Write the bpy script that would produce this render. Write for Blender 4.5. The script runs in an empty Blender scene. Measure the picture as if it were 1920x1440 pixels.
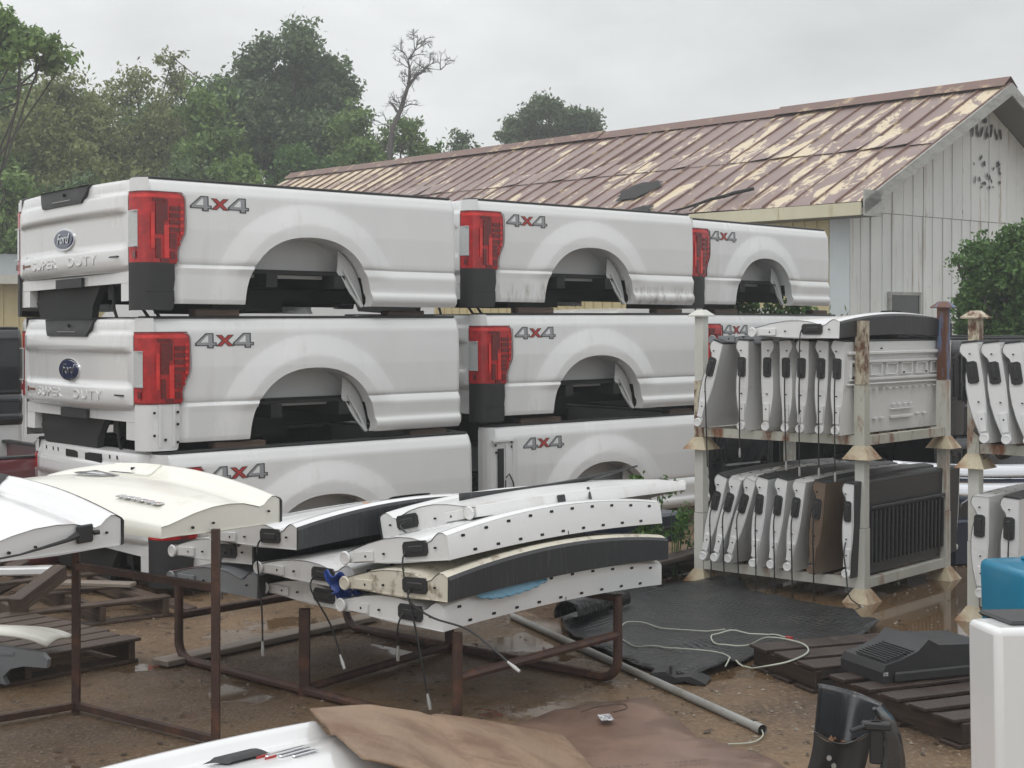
import bpy, math, random
import numpy as np
from mathutils import Vector, Matrix, noise
R = math.radians
S = bpy.context.scene
COL = S.collection
random.seed(7)

# ------------------------------------------------------------------ camera
FPX, HOR, HC = 2850.0, 610.0, 1.8          # focal length and horizon in photo pixels, camera height
cd = bpy.data.cameras.new('camera'); cam = bpy.data.objects.new('camera', cd); COL.objects.link(cam)
cd.sensor_width = 36; cd.lens = 36 * FPX / 1920
cd.shift_y = (HOR - 720) / 1920
cd.clip_end = 3000; cd.clip_start = .1
cam.location = (0, 0, HC); cam.rotation_euler = (R(90), 0, 0)
S.camera = cam
# ------------------------------------------------------------------ world: overcast sky
SUN_EL, SUN_ROT = R(58), R(200)
W = bpy.data.worlds.new('World'); S.world = W; W.use_nodes = True
nt = W.node_tree; nt.nodes.clear()
def N(t, tp, **k):
    n = t.nodes.new(tp)
    for a, v in k.items(): setattr(n, a, v)
    return n
def setin(n, **k):
    for a, v in k.items(): n.inputs[a.replace('_', ' ')].default_value = v
wo = N(nt, 'ShaderNodeOutputWorld'); bg1 = N(nt, 'ShaderNodeBackground'); bg2 = N(nt, 'ShaderNodeBackground')
sky = N(nt, 'ShaderNodeTexSky', sky_type='NISHITA', sun_disc=False, sun_elevation=SUN_EL, sun_rotation=SUN_ROT)
nt.links.new(sky.outputs[0], bg1.inputs[0]); bg1.inputs[1].default_value = .10
tc = N(nt, 'ShaderNodeTexCoord'); sep = N(nt, 'ShaderNodeSeparateXYZ'); nt.links.new(tc.outputs['Generated'], sep.inputs[0])
ramp = N(nt, 'ShaderNodeValToRGB'); nt.links.new(sep.outputs['Z'], ramp.inputs[0])
cr = ramp.color_ramp; cr.elements[0].position = 0; cr.elements[0].color = (.88, .90, .89, 1)
cr.elements[1].position = 1; cr.elements[1].color = (1.45, 1.47, 1.5, 1)
e = cr.elements.new(.11); e.color = (.92, .93, .925, 1)
e = cr.elements.new(.24); e.color = (.84, .85, .85, 1)
e = cr.elements.new(.45); e.color = (1.15, 1.16, 1.16, 1)
mp = N(nt, 'ShaderNodeMapping'); mp.inputs['Scale'].default_value = (1, 1, 2.6); mp.inputs['Location'].default_value = (.2, .5, .35)
ns = N(nt, 'ShaderNodeTexNoise'); setin(ns, Scale=3.4, Detail=6, Roughness=.52)
nt.links.new(tc.outputs['Generated'], mp.inputs[0]); nt.links.new(mp.outputs[0], ns.inputs['Vector'])
mr = N(nt, 'ShaderNodeMapRange'); setin(mr, From_Min=.33, From_Max=.67, To_Min=.78, To_Max=1.13); nt.links.new(ns.outputs[0], mr.inputs[0])
mrx = N(nt, 'ShaderNodeMapRange'); setin(mrx, From_Min=-.1, From_Max=.45, To_Min=1.07, To_Max=.80); nt.links.new(sep.outputs['X'], mrx.inputs[0])
mm = N(nt, 'ShaderNodeMath', operation='MULTIPLY'); nt.links.new(mr.outputs[0], mm.inputs[0]); nt.links.new(mrx.outputs[0], mm.inputs[1])
vm = N(nt, 'ShaderNodeVectorMath', operation='SCALE'); nt.links.new(ramp.outputs[0], vm.inputs[0]); nt.links.new(mm.outputs[0], vm.inputs['Scale'])
nt.links.new(vm.outputs[0], bg2.inputs[0]); bg2.inputs[1].default_value = 1.0
mx = N(nt, 'ShaderNodeMixShader'); mx.inputs[0].default_value = .93
nt.links.new(bg1.outputs[0], mx.inputs[1]); nt.links.new(bg2.outputs[0], mx.inputs[2]); nt.links.new(mx.outputs[0], wo.inputs[0])
sd = bpy.data.lights.new('sun', 'SUN'); sd.energy = .6; sd.angle = R(25); sd.color = (1, .97, .93)
so = bpy.data.objects.new('sun', sd); COL.objects.link(so); so.rotation_euler = (R(90) - SUN_EL, 0, R(-20))
vs = S.view_settings; vs.view_transform = 'Standard'; vs.look = 'None'; vs.exposure = .10; vs.gamma = 1

# ------------------------------------------------------------------ helpers
def at(u, v, Y): return Vector(((u - 960) / FPX * Y, Y, HC - (v - HOR) / FPX * Y))
def gp(u, v, z=0.0):
    Y = FPX * (HC - z) / (v - HOR); return Vector(((u - 960) / FPX * Y, Y, z))

class MB:
    def __init__(s): s.v = []; s.f = []; s.m = []
    def add(s, vs_, fs, mi=0):
        o = len(s.v); s.v += [tuple(p) for p in vs_]; s.f += [tuple(i + o for i in f) for f in fs]; s.m += [mi] * len(fs); return s
    def box(s, a, b, mi=0, M=None):
        x0, y0, z0 = a; x1, y1, z1 = b
        P = [(x0,y0,z0),(x1,y0,z0),(x1,y1,z0),(x0,y1,z0),(x0,y0,z1),(x1,y0,z1),(x1,y1,z1),(x0,y1,z1)]
        if M is not None: P = [M @ Vector(p) for p in P]
        return s.add(P, [(0,3,2,1),(4,5,6,7),(0,1,5,4),(1,2,6,5),(2,3,7,6),(3,0,4,7)], mi)
    def bbox(s, a, b, r=.01, mi=0, M=None):      # box with chamfered edges
        x0, y0, z0 = a; x1, y1, z1 = b; P = []
        for (sx, X) in ((1, x0), (-1, x1)):
            for (sy, Yy) in ((1, y0), (-1, y1)):
                for (sz, Z) in ((1, z0), (-1, z1)):
                    P += [(X, Yy + sy*r, Z + sz*r), (X + sx*r, Yy, Z + sz*r), (X + sx*r, Yy + sy*r, Z)]
        idx = lambda i, j, k, a_: (i*4 + j*2 + k)*3 + a_
        F = [(idx(0,0,0,0),idx(0,0,1,0),idx(0,1,1,0),idx(0,1,0,0)), (idx(1,0,0,0),idx(1,1,0,0),idx(1,1,1,0),idx(1,0,1,0)),
             (idx(0,0,0,1),idx(1,0,0,1),idx(1,0,1,1),idx(0,0,1,1)), (idx(0,1,0,1),idx(0,1,1,1),idx(1,1,1,1),idx(1,1,0,1)),
             (idx(0,0,0,2),idx(0,1,0,2),idx(1,1,0,2),idx(1,0,0,2)), (idx(0,0,1,2),idx(1,0,1,2),idx(1,1,1,2),idx(0,1,1,2))]
        for j in (0,1):
            for k in (0,1): F.append((idx(0,j,k,1),idx(1,j,k,1),idx(1,j,k,2),idx(0,j,k,2)))
        for i in (0,1):
            for k in (0,1): F.append((idx(i,0,k,0),idx(i,1,k,0),idx(i,1,k,2),idx(i,0,k,2)))
        for i in (0,1):
            for j in (0,1): F.append((idx(i,j,0,0),idx(i,j,1,0),idx(i,j,1,1),idx(i,j,0,1)))
        for i in (0,1):
            for j in (0,1):
                for k in (0,1): F.append((idx(i,j,k,0),idx(i,j,k,1),idx(i,j,k,2)))
        if M is not None: P = [M @ Vector(p) for p in P]
        return s.add(P, F, mi)
    def tube(s, pts, r, n=8, mi=0, cap=True):
        pts = [Vector(p) for p in pts]; k = len(pts)
        rr = r if isinstance(r, (list, tuple)) else [r]*k
        o = len(s.v); up = None
        for i, p in enumerate(pts):
            d = (pts[min(i+1, k-1)] - pts[max(i-1, 0)])
            d = d.normalized() if d.length > 1e-9 else Vector((0, 0, 1))
            if up is None: up = Vector((0, 0, 1)) if abs(d.z) < .9 else Vector((1, 0, 0))
            a = d.cross(up); a = a.normalized() if a.length > 1e-6 else Vector((1, 0, 0))
            b = d.cross(a).normalized(); up = -b if False else up
            for j in range(n):
                t = 2*math.pi*j/n
                s.v.append(tuple(p + a*(math.cos(t)*rr[i]) + b*(math.sin(t)*rr[i])))
        for i in range(k-1):
            for j in range(n):
                j2 = (j+1) % n
                s.f.append((o+i*n+j, o+i*n+j2, o+(i+1)*n+j2, o+(i+1)*n+j)); s.m.append(mi)
        if cap:
            s.f.append(tuple(o+j for j in range(n))[::-1]); s.m.append(mi)
            s.f.append(tuple(o+(k-1)*n+j for j in range(n))); s.m.append(mi)
        return s
    def prism(s, poly, axis, a, b, mi=0, M=None):   # poly 2d extruded along axis from a to b
        def mk(p, t):
            if axis == 'y': q = (p[0], t, p[1])
            elif axis == 'x': q = (t, p[0], p[1])
            else: q = (p[0], p[1], t)
            return M @ Vector(q) if M is not None else q
        n = len(poly)
        P = [mk(p, a) for p in poly] + [mk(p, b) for p in poly]
        F = [(i, (i+1) % n, (i+1) % n + n, i+n) for i in range(n)] + [tuple(range(n))[::-1], tuple(range(n, 2*n))]
        return s.add(P, F, mi)
    def grid(s, f, nu, nv, mi=0, flip=False):
        P = [f(i/(nu-1), j/(nv-1)) for j in range(nv) for i in range(nu)]
        F = []
        for j in range(nv-1):
            for i in range(nu-1):
                q = (j*nu+i, j*nu+i+1, (j+1)*nu+i+1, (j+1)*nu+i)
                F.append(q[::-1] if flip else q)
        return s.add(P, F, mi)
    def mesh(s, name, mats, smooth=True, angle=35):
        me = bpy.data.meshes.new(name); me.from_pydata(s.v, [], s.f)
        for m in (mats if isinstance(mats, (list, tuple)) else [mats]): me.materials.append(m)
        me.polygons.foreach_set('material_index', s.m)
        me.polygons.foreach_set('use_smooth', [smooth]*len(s.f))
        me.update()
        if smooth:
            try: me.set_sharp_from_angle(angle=R(angle))
            except Exception: pass
        return me
    def build(s, name, mats, parent=None, smooth=True, angle=35):
        return link(name, s.mesh(name, mats, smooth, angle), parent)
def link(name, me, parent=None):
    o = bpy.data.objects.new(name, me); COL.objects.link(o)
    if parent is not None: o.parent = parent
    return o
def fixnormals(o):
    import bmesh
    bm = bmesh.new(); bm.from_mesh(o.data); bmesh.ops.recalc_face_normals(bm, faces=bm.faces); bm.to_mesh(o.data); bm.free(); return o
def tag(o, label=None, cat=None, group=None, kind=None):
    if label: o['label'] = label
    if cat: o['category'] = cat
    if group: o['group'] = group
    if kind: o['kind'] = kind
    return o
def thing(name, label, cat, loc=(0,0,0), rz=0, group=None, M=None):
    o = bpy.data.objects.new(name, None); COL.objects.link(o); o.empty_display_size = .1
    if M is not None: o.matrix_world = M
    else: o.location = loc; o.rotation_euler = (0, 0, rz)
    return tag(o, label, cat, group)
def copy_tree(o, parent=None):
    c = o.copy(); COL.objects.link(c)
    if parent is not None: c.parent = parent
    for ch in [x for x in bpy.data.objects if x.parent == o]: copy_tree(ch, c)
    return c
def text_mesh(name, body, size, depth, mat, parent, M, shear=0, bevel=0, align='CENTER', spacing=1.0, sx=1.0):
    cu = bpy.data.curves.new(name, 'FONT'); cu.body = body; cu.size = size; cu.extrude = depth; cu.shear = shear
    cu.align_x = align; cu.align_y = 'CENTER'; cu.bevel_depth = bevel; cu.space_character = spacing; cu.resolution_u = 3
    to = bpy.data.objects.new(name, cu); COL.objects.link(to)
    dg = bpy.context.evaluated_depsgraph_get(); me = bpy.data.meshes.new_from_object(to.evaluated_get(dg))
    bpy.data.objects.remove(to); me.materials.clear(); me.materials.append(mat)
    me.transform(M @ Matrix.Diagonal((sx, 1, 1, 1)))
    me.name = name
    return link(name, me, parent)

# ------------------------------------------------------------------ materials
def new_mat(name):
    m = bpy.data.materials.new(name); m.use_nodes = True
    t = m.node_tree; b = t.nodes['Principled BSDF']; return m, t, b
def plain(name, col, rough=.5, metal=0, coat=0, bump=0, bscale=60, var=.0, vscale=3, spec=.5, trans=0, dirt=None, dscale=2.5, dlo=.55, dhi=.75, stretch=(1,1,1)):
    m, t, b = new_mat(name); c = (*col, 1)
    b.inputs['Base Color'].default_value = c; b.inputs['Roughness'].default_value = rough
    b.inputs['Metallic'].default_value = metal; b.inputs['Coat Weight'].default_value = coat; b.inputs['Coat Roughness'].default_value = .08
    b.inputs['Specular IOR Level'].default_value = spec; b.inputs['Transmission Weight'].default_value = trans
    tcn = N(t, 'ShaderNodeTexCoord'); mpn = N(t, 'ShaderNodeMapping'); mpn.inputs['Scale'].default_value = stretch
    t.links.new(tcn.outputs['Object'], mpn.inputs[0]); vec = mpn.outputs[0]
    last = None
    if var:
        n = N(t, 'ShaderNodeTexNoise'); setin(n, Scale=vscale, Detail=5, Roughness=.6); t.links.new(vec, n.inputs['Vector'])
        r = N(t, 'ShaderNodeMapRange'); setin(r, From_Min=.3, From_Max=.7, To_Min=1-var, To_Max=1+var); t.links.new(n.outputs[0], r.inputs[0])
        s = N(t, 'ShaderNodeVectorMath', operation='SCALE'); s.inputs[0].default_value = col; t.links.new(r.outputs[0], s.inputs['Scale'])
        last = s.outputs[0]
        rr = N(t, 'ShaderNodeMapRange'); setin(rr, From_Min=.3, From_Max=.7, To_Min=max(.03, rough*.85), To_Max=min(1, rough*1.15)); t.links.new(n.outputs[0], rr.inputs[0]); t.links.new(rr.outputs[0], b.inputs['Roughness'])
    if dirt:
        n = N(t, 'ShaderNodeTexNoise'); setin(n, Scale=dscale, Detail=8, Roughness=.68); t.links.new(vec, n.inputs['Vector'])
        r = N(t, 'ShaderNodeMapRange'); setin(r, From_Min=dlo, From_Max=dhi, To_Min=0, To_Max=1); t.links.new(n.outputs[0], r.inputs[0])
        x = N(t, 'ShaderNodeMix', data_type='RGBA'); t.links.new(r.outputs[0], x.inputs[0])
        if last: t.links.new(last, x.inputs[6])
        else: x.inputs[6].default_value = c
        x.inputs[7].default_value = (*dirt, 1); last = x.outputs[2]
    if last: t.links.new(last, b.inputs['Base Color'])
    if bump:
        n = N(t, 'ShaderNodeTexNoise'); setin(n, Scale=bscale, Detail=6, Roughness=.6); t.links.new(vec, n.inputs['Vector'])
        bp = N(t, 'ShaderNodeBump'); setin(bp, Strength=bump, Distance=.01); t.links.new(n.outputs[0], bp.inputs['Height']); t.links.new(bp.outputs[0], b.inputs['Normal'])
    return m
M_ = {}
M_['white'] = plain('white_paint', (.75, .755, .75), .25, coat=.8, var=.03, vscale=1.3, dirt=(.42,.40,.35), dscale=3.2, dlo=.60, dhi=1.2, stretch=(2.2,2.2,.5))
M_['whited'] = plain('white_paint_grimy', (.72, .72, .71), .4, coat=.3, var=.05, vscale=2, dirt=(.36,.33,.27), dscale=4, dlo=.54, dhi=.85, stretch=(1,1,.4))
def rocker_dirt():
    m = plain('white_paint_muddy_rocker', (.74, .745, .74), .32, coat=.5, var=.03, vscale=1.3); t = m.node_tree; b = t.nodes['Principled BSDF']
    src = b.inputs['Base Color'].links[0].from_socket
    tcn = N(t, 'ShaderNodeTexCoord'); mpn = N(t, 'ShaderNodeMapping'); mpn.inputs['Scale'].default_value = (5, 5, 1.2); t.links.new(tcn.outputs['Object'], mpn.inputs[0])
    n = N(t, 'ShaderNodeTexNoise'); setin(n, Scale=3, Detail=9, Roughness=.75); t.links.new(mpn.outputs[0], n.inputs['Vector'])
    r_ = N(t, 'ShaderNodeMapRange'); setin(r_, From_Min=.47, From_Max=.72); t.links.new(n.outputs[0], r_.inputs[0])
    sp = N(t, 'ShaderNodeSeparateXYZ'); t.links.new(tcn.outputs['Object'], sp.inputs[0]); z_ = N(t, 'ShaderNodeMapRange'); setin(z_, From_Min=.19, From_Max=.13); t.links.new(sp.outputs['Z'], z_.inputs[0])
    mu = N(t, 'ShaderNodeMath', operation='MULTIPLY'); t.links.new(r_.outputs[0], mu.inputs[0]); t.links.new(z_.outputs[0], mu.inputs[1])
    x = N(t, 'ShaderNodeMix', data_type='RGBA'); t.links.new(mu.outputs[0], x.inputs[0]); t.links.new(src, x.inputs[6]); x.inputs[7].default_value = (.25, .22, .18, 1); t.links.new(x.outputs[2], b.inputs['Base Color'])
    return m
M_['whitem'] = rocker_dirt()
M_['primer'] = plain('white_primer', (.66, .67, .67), .5, var=.06)
M_['cream'] = plain('cream_paint', (.79, .78, .70), .35, coat=.4, var=.03, dirt=(.5,.45,.33), dlo=.6, dhi=.9)
M_['creamd'] = plain('cream_paint_grimy', (.66, .62, .52), .45, var=.06, dirt=(.22,.18,.12), dscale=14, dlo=.52, dhi=.68)
M_['grey'] = plain('grey_paint', (.22, .235, .25), .35, coat=.4, var=.06)
M_['tan'] = plain('tan_brown_paint', (.16, .115, .08), .4, coat=.2, var=.15, vscale=6)
M_['maroon'] = plain('maroon_paint', (.13, .03, .035), .3, coat=.5)
M_['darkpaint'] = plain('black_paint', (.025, .027, .03), .25, coat=.5, var=.1)
M_['blackp'] = plain('black_plastic', (.025, .025, .026), .5, bump=.15, bscale=300, var=.1)
M_['strip'] = plain('black_moulding', (.028, .029, .031), .45, var=.2, vscale=5, dirt=(.10,.10,.10), dscale=9, dlo=.56, dhi=.8, stretch=(6,6,.5))
M_['liner'] = plain('black_bed_liner', (.02, .02, .021), .7, bump=.3, bscale=200)
M_['under'] = plain('dark_underbody', (.018, .018, .018), .7)
M_['red'] = plain('red_lens', (.43, .012, .015), .2, coat=.35, var=.35, vscale=14)
M_['redd'] = plain('dark_red_lens', (.15, .010, .012), .25, coat=.3, var=.3, vscale=30)
M_['redb'] = plain('bright_red_lens', (.66, .035, .03), .2, coat=.3, var=.2, vscale=12)
M_['clear'] = plain('clear_lens', (.52, .54, .54), .15, coat=.8, var=.12, vscale=30, stretch=(1,1,6))
M_['chrome'] = plain('chrome', (.75, .76, .78), .12, metal=1)
M_['steel'] = plain('zinc_steel', (.45, .45, .44), .4, metal=.6)
M_['blue'] = plain('emblem_blue', (.01, .02, .08), .2, coat=1)
M_['hole'] = plain('dark_hole', (.012, .012, .012), .8)
M_['decg'] = plain('decal_grey', (.30, .31, .32), .4)
M_['decb'] = plain('decal_black', (.045, .047, .05), .4)
M_['decr'] = plain('decal_red', (.42, .045, .04), .4)
M_['rust'] = plain('rusty_pipe', (.060, .030, .022), .55, bump=.4, bscale=90, var=.25, vscale=7, dirt=(.17,.07,.035), dscale=10, dlo=.5, dhi=.75)
M_['rack'] = plain('rack_paint_rusting', (.50, .50, .43), .5, bump=.2, bscale=60, var=.1, dirt=(.22,.09,.04), dscale=9, dlo=.50, dhi=.66, stretch=(1,1,.45))
M_['rackw'] = plain('rack_paint_pale', (.58, .58, .53), .5, bump=.2, bscale=60, var=.1, dirt=(.30,.16,.08), dscale=7, dlo=.56, dhi=.72, stretch=(1,1,.3))
M_['rackr'] = plain('rack_paint_very_rusty', (.55, .50, .38), .6, bump=.3, bscale=60, var=.1, dirt=(.13,.055,.03), dscale=16, dlo=.45, dhi=.60, stretch=(1,1,.5))
M_['rackf'] = plain('rack_foot_rusting', (.50, .44, .31), .55, bump=.3, bscale=60, var=.12, dirt=(.24,.105,.04), dscale=7, dlo=.42, dhi=.68, stretch=(1,1,.7))
M_['rackb'] = plain('rack_paint_blue_rusty', (.13, .20, .34), .6, bump=.3, bscale=60, var=.1, dirt=(.14,.06,.035), dscale=9, dlo=.42, dhi=.5, stretch=(1.6,1.6,.25))
M_['wood'] = plain('wet_weathered_wood', (.075, .048, .033), .55, bump=.9, bscale=25, var=.35, vscale=5, stretch=(.25,3,3), dirt=(.13,.092,.066), dscale=5, dlo=.55, dhi=.75)
M_['woodd'] = plain('dark_wet_wood', (.04, .026, .02), .4, bump=.5, bscale=25, var=.35, vscale=5, stretch=(.25,3,3))
M_['plank'] = plain('grey_plank', (.24, .20, .165), .5, bump=.4, bscale=25, var=.2, vscale=5, stretch=(.2,3,3))
M_['card'] = plain('wet_cardboard', (.27, .18, .115), .6, bump=.15, bscale=30, var=.14, vscale=2.2, dirt=(.17,.095,.055), dscale=3.2, dlo=.45, dhi=.65)
def card_lines(m):
    t = m.node_tree; b = t.nodes['Principled BSDF']; tcn = N(t, 'ShaderNodeTexCoord')
    mpn = N(t, 'ShaderNodeMapping'); mpn.inputs['Rotation'].default_value = (0, 0, -.95); mpn.inputs['Scale'].default_value = (110, .6, .6); t.links.new(tcn.outputs['Object'], mpn.inputs[0])
    n = N(t, 'ShaderNodeTexNoise'); setin(n, Scale=1, Detail=2); t.links.new(mpn.outputs[0], n.inputs['Vector'])
    bp = N(t, 'ShaderNodeBump'); setin(bp, Strength=.35, Distance=.004); t.links.new(n.outputs[0], bp.inputs['Height'])
    t.links.new(b.inputs['Normal'].links[0].from_socket, bp.inputs['Normal']); t.links.new(bp.outputs[0], b.inputs['Normal'])
card_lines(M_['card'])
M_['cardr'] = plain('soaked_cardboard', (.20, .12, .085), .4, bump=.15, bscale=30, var=.15, vscale=3, dirt=(.13,.075,.05), dscale=2.0, dlo=.45, dhi=.65)
M_['rubber'] = plain('wet_rubber_mat', (.014, .015, .016), .34, bump=.6, bscale=35, var=.3, vscale=6, dirt=(.035,.033,.03), dscale=4, dlo=.5, dhi=.7)
def mat_bump():
    m = M_['rubber']; t = m.node_tree; b = t.nodes['Principled BSDF']; tcn = N(t, 'ShaderNodeTexCoord')
    mpn = N(t, 'ShaderNodeMapping'); mpn.inputs['Rotation'].default_value = (0, 0, .8); mpn.inputs['Scale'].default_value = (26, 26, 26); t.links.new(tcn.outputs['Object'], mpn.inputs[0])
    ck = N(t, 'ShaderNodeTexVoronoi'); ck.inputs['Scale'].default_value = 1.0; ck.inputs['Randomness'].default_value = .15; t.links.new(mpn.outputs[0], ck.inputs['Vector'])
    bp = N(t, 'ShaderNodeBump'); setin(bp, Strength=.8, Distance=.012); t.links.new(ck.outputs['Distance'], bp.inputs['Height'])
    old = b.inputs['Normal'].links[0].from_socket; t.links.new(old, bp.inputs['Normal']); t.links.new(bp.outputs[0], b.inputs['Normal'])
mat_bump()
M_['tarp'] = plain('blue_tarp', (.015, .06, .30), .35, bump=.5, bscale=25)
M_['frost'] = plain('blue_sheet', (.16, .34, .47), .4, bump=.5, bscale=60)
M_['aqua'] = plain('blue_plastic', (.006, .20, .34), .3, coat=.3)
M_['pipe'] = plain('grey_conduit', (.30, .30, .28), .4, var=.1, dirt=(.16,.13,.09), dlo=.5, dhi=.7)
M_['cord'] = plain('pale_cord', (.45, .48, .40), .5)
M_['cordb'] = plain('black_cable', (.012, .012, .012), .4)
M_['tagc'] = plain('red_plug', (.40, .03, .03), .4)
M_['navy'] = plain('navy_paint', (.012, .02, .045), .3, coat=.4)
M_['stone'] = plain('pebble', (.22, .19, .15), .5, var=.3, vscale=9)
M_['orange'] = plain('orange_sticker', (.55, .25, .12), .5)
M_['paper'] = plain('white_paper', (.6, .6, .6), .6, dirt=(.15,.15,.17), dscale=60, dlo=.5, dhi=.55)
M_['trim'] = plain('cream_metal_trim', (.58, .55, .40), .45, var=.06, dirt=(.32,.20,.08), dscale=3, dlo=.55, dhi=.78, stretch=(1,1,.3))
M_['oldwood'] = plain('peeling_white_board', (.42, .43, .41), .6, bump=.15, bscale=20, dirt=(.22,.21,.19), dscale=3, dlo=.45, dhi=.75, stretch=(1,.6,3))
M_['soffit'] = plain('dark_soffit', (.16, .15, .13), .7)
M_['yellow'] = plain('beige_siding', (.56, .48, .27), .5, var=.05)
M_['wallgrey'] = plain('grey_white_panel', (.55, .60, .62), .5, var=.04)
M_['glass'] = plain('dark_glass', (.03, .035, .035), .08, coat=.5)
M_['bark'] = plain('bark', (.055, .045, .038), .8, bump=.4, bscale=20, var=.2)
M_['deadbark'] = plain('grey_dead_bark', (.10, .09, .085), .8, var=.2)
M_['tar'] = plain('tar_patch', (.02, .019, .018), .8, bump=.6, bscale=40)

def siding_mat():
    m, t, b = new_mat('white_board_siding'); b.inputs['Roughness'].default_value = .55
    tcn = N(t, 'ShaderNodeTexCoord')
    def ns_(sc, st, d=6, r=.65):
        mpn = N(t, 'ShaderNodeMapping'); mpn.inputs['Scale'].default_value = st; t.links.new(tcn.outputs['Object'], mpn.inputs[0])
        n = N(t, 'ShaderNodeTexNoise'); setin(n, Scale=sc, Detail=d, Roughness=r); t.links.new(mpn.outputs[0], n.inputs['Vector']); return n.outputs[0]
    def rng(o, a, c, lo=0, hi=1):
        r = N(t, 'ShaderNodeMapRange'); setin(r, From_Min=a, From_Max=c, To_Min=lo, To_Max=hi); t.links.new(o, r.inputs[0]); return r.outputs[0]
    def mix(f, a, c):
        x = N(t, 'ShaderNodeMix', data_type='RGBA'); t.links.new(f, x.inputs[0])
        for s_, q in ((6, a), (7, c)):
            if isinstance(q, tuple): x.inputs[s_].default_value = q
            else: t.links.new(q, x.inputs[s_])
        return x.outputs[2]
    c = mix(rng(ns_(1.1, (1,1,.7)), .35, .7), (.80,.825,.81,1), (.70,.725,.715,1))
    c = mix(rng(ns_(2.2, (3.5,3.5,.22)), .585, .75), c, (.38,.28,.19,1))
    c = mix(rng(ns_(7, (4,4,.5)), .65, .71), c, (.17,.17,.16,1))
    t.links.new(c, b.inputs['Base Color']); return m
M_['siding'] = siding_mat()
def roof_mat():
    m, t, b = new_mat('peeling_metal_roof'); b.inputs['Roughness'].default_value = .48
    tcn = N(t, 'ShaderNodeTexCoord')
    mpn = N(t, 'ShaderNodeMapping'); mpn.inputs['Scale'].default_value = (.8, 1.6, .8); t.links.new(tcn.outputs['Object'], mpn.inputs[0])
    n = N(t, 'ShaderNodeTexNoise'); setin(n, Scale=1.25, Detail=12, Roughness=.73, Distortion=.55); t.links.new(mpn.outputs[0], n.inputs['Vector'])
    sp = N(t, 'ShaderNodeSeparateXYZ'); t.links.new(tcn.outputs['Object'], sp.inputs[0])
    far = N(t, 'ShaderNodeMapRange'); setin(far, From_Min=12.5, From_Max=18, To_Min=0, To_Max=.13); t.links.new(sp.outputs['Y'], far.inputs[0])
    near = N(t, 'ShaderNodeMapRange'); setin(near, From_Min=11, From_Max=2, To_Min=-.02, To_Max=.035); t.links.new(sp.outputs['Y'], near.inputs[0])
    ad = N(t, 'ShaderNodeMath', operation='ADD'); t.links.new(n.outputs[0], ad.inputs[0]); t.links.new(far.outputs[0], ad.inputs[1])
    ad2 = N(t, 'ShaderNodeMath', operation='ADD'); t.links.new(ad.outputs[0], ad2.inputs[0]); t.links.new(near.outputs[0], ad2.inputs[1])
    r = N(t, 'ShaderNodeMapRange'); setin(r, From_Min=.56, From_Max=.575, To_Min=0, To_Max=1); t.links.new(ad2.outputs[0], r.inputs[0])
    n2 = N(t, 'ShaderNodeTexNoise'); setin(n2, Scale=2.2, Detail=5); t.links.new(tcn.outputs['Object'], n2.inputs['Vector'])
    x1 = N(t, 'ShaderNodeMix', data_type='RGBA'); t.links.new(n2.outputs[0], x1.inputs[0]); x1.inputs[6].default_value = (.19,.13,.115,1); x1.inputs[7].default_value = (.30,.215,.195,1)
    x2 = N(t, 'ShaderNodeMix', data_type='RGBA'); t.links.new(n2.outputs[0], x2.inputs[0]); x2.inputs[6].default_value = (.62,.50,.32,1); x2.inputs[7].default_value = (.66,.57,.42,1)
    x = N(t, 'ShaderNodeMix', data_type='RGBA'); t.links.new(r.outputs[0], x.inputs[0]); t.links.new(x1.outputs[2], x.inputs[6]); t.links.new(x2.outputs[2], x.inputs[7])
    t.links.new(x.outputs[2], b.inputs['Base Color']); return m
M_['roof'] = roof_mat()
M_['seam'] = plain('rusty_roof_seam', (.16, .085, .065), .5, var=.2, dirt=(.45,.34,.2), dlo=.55, dhi=.65)
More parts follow.
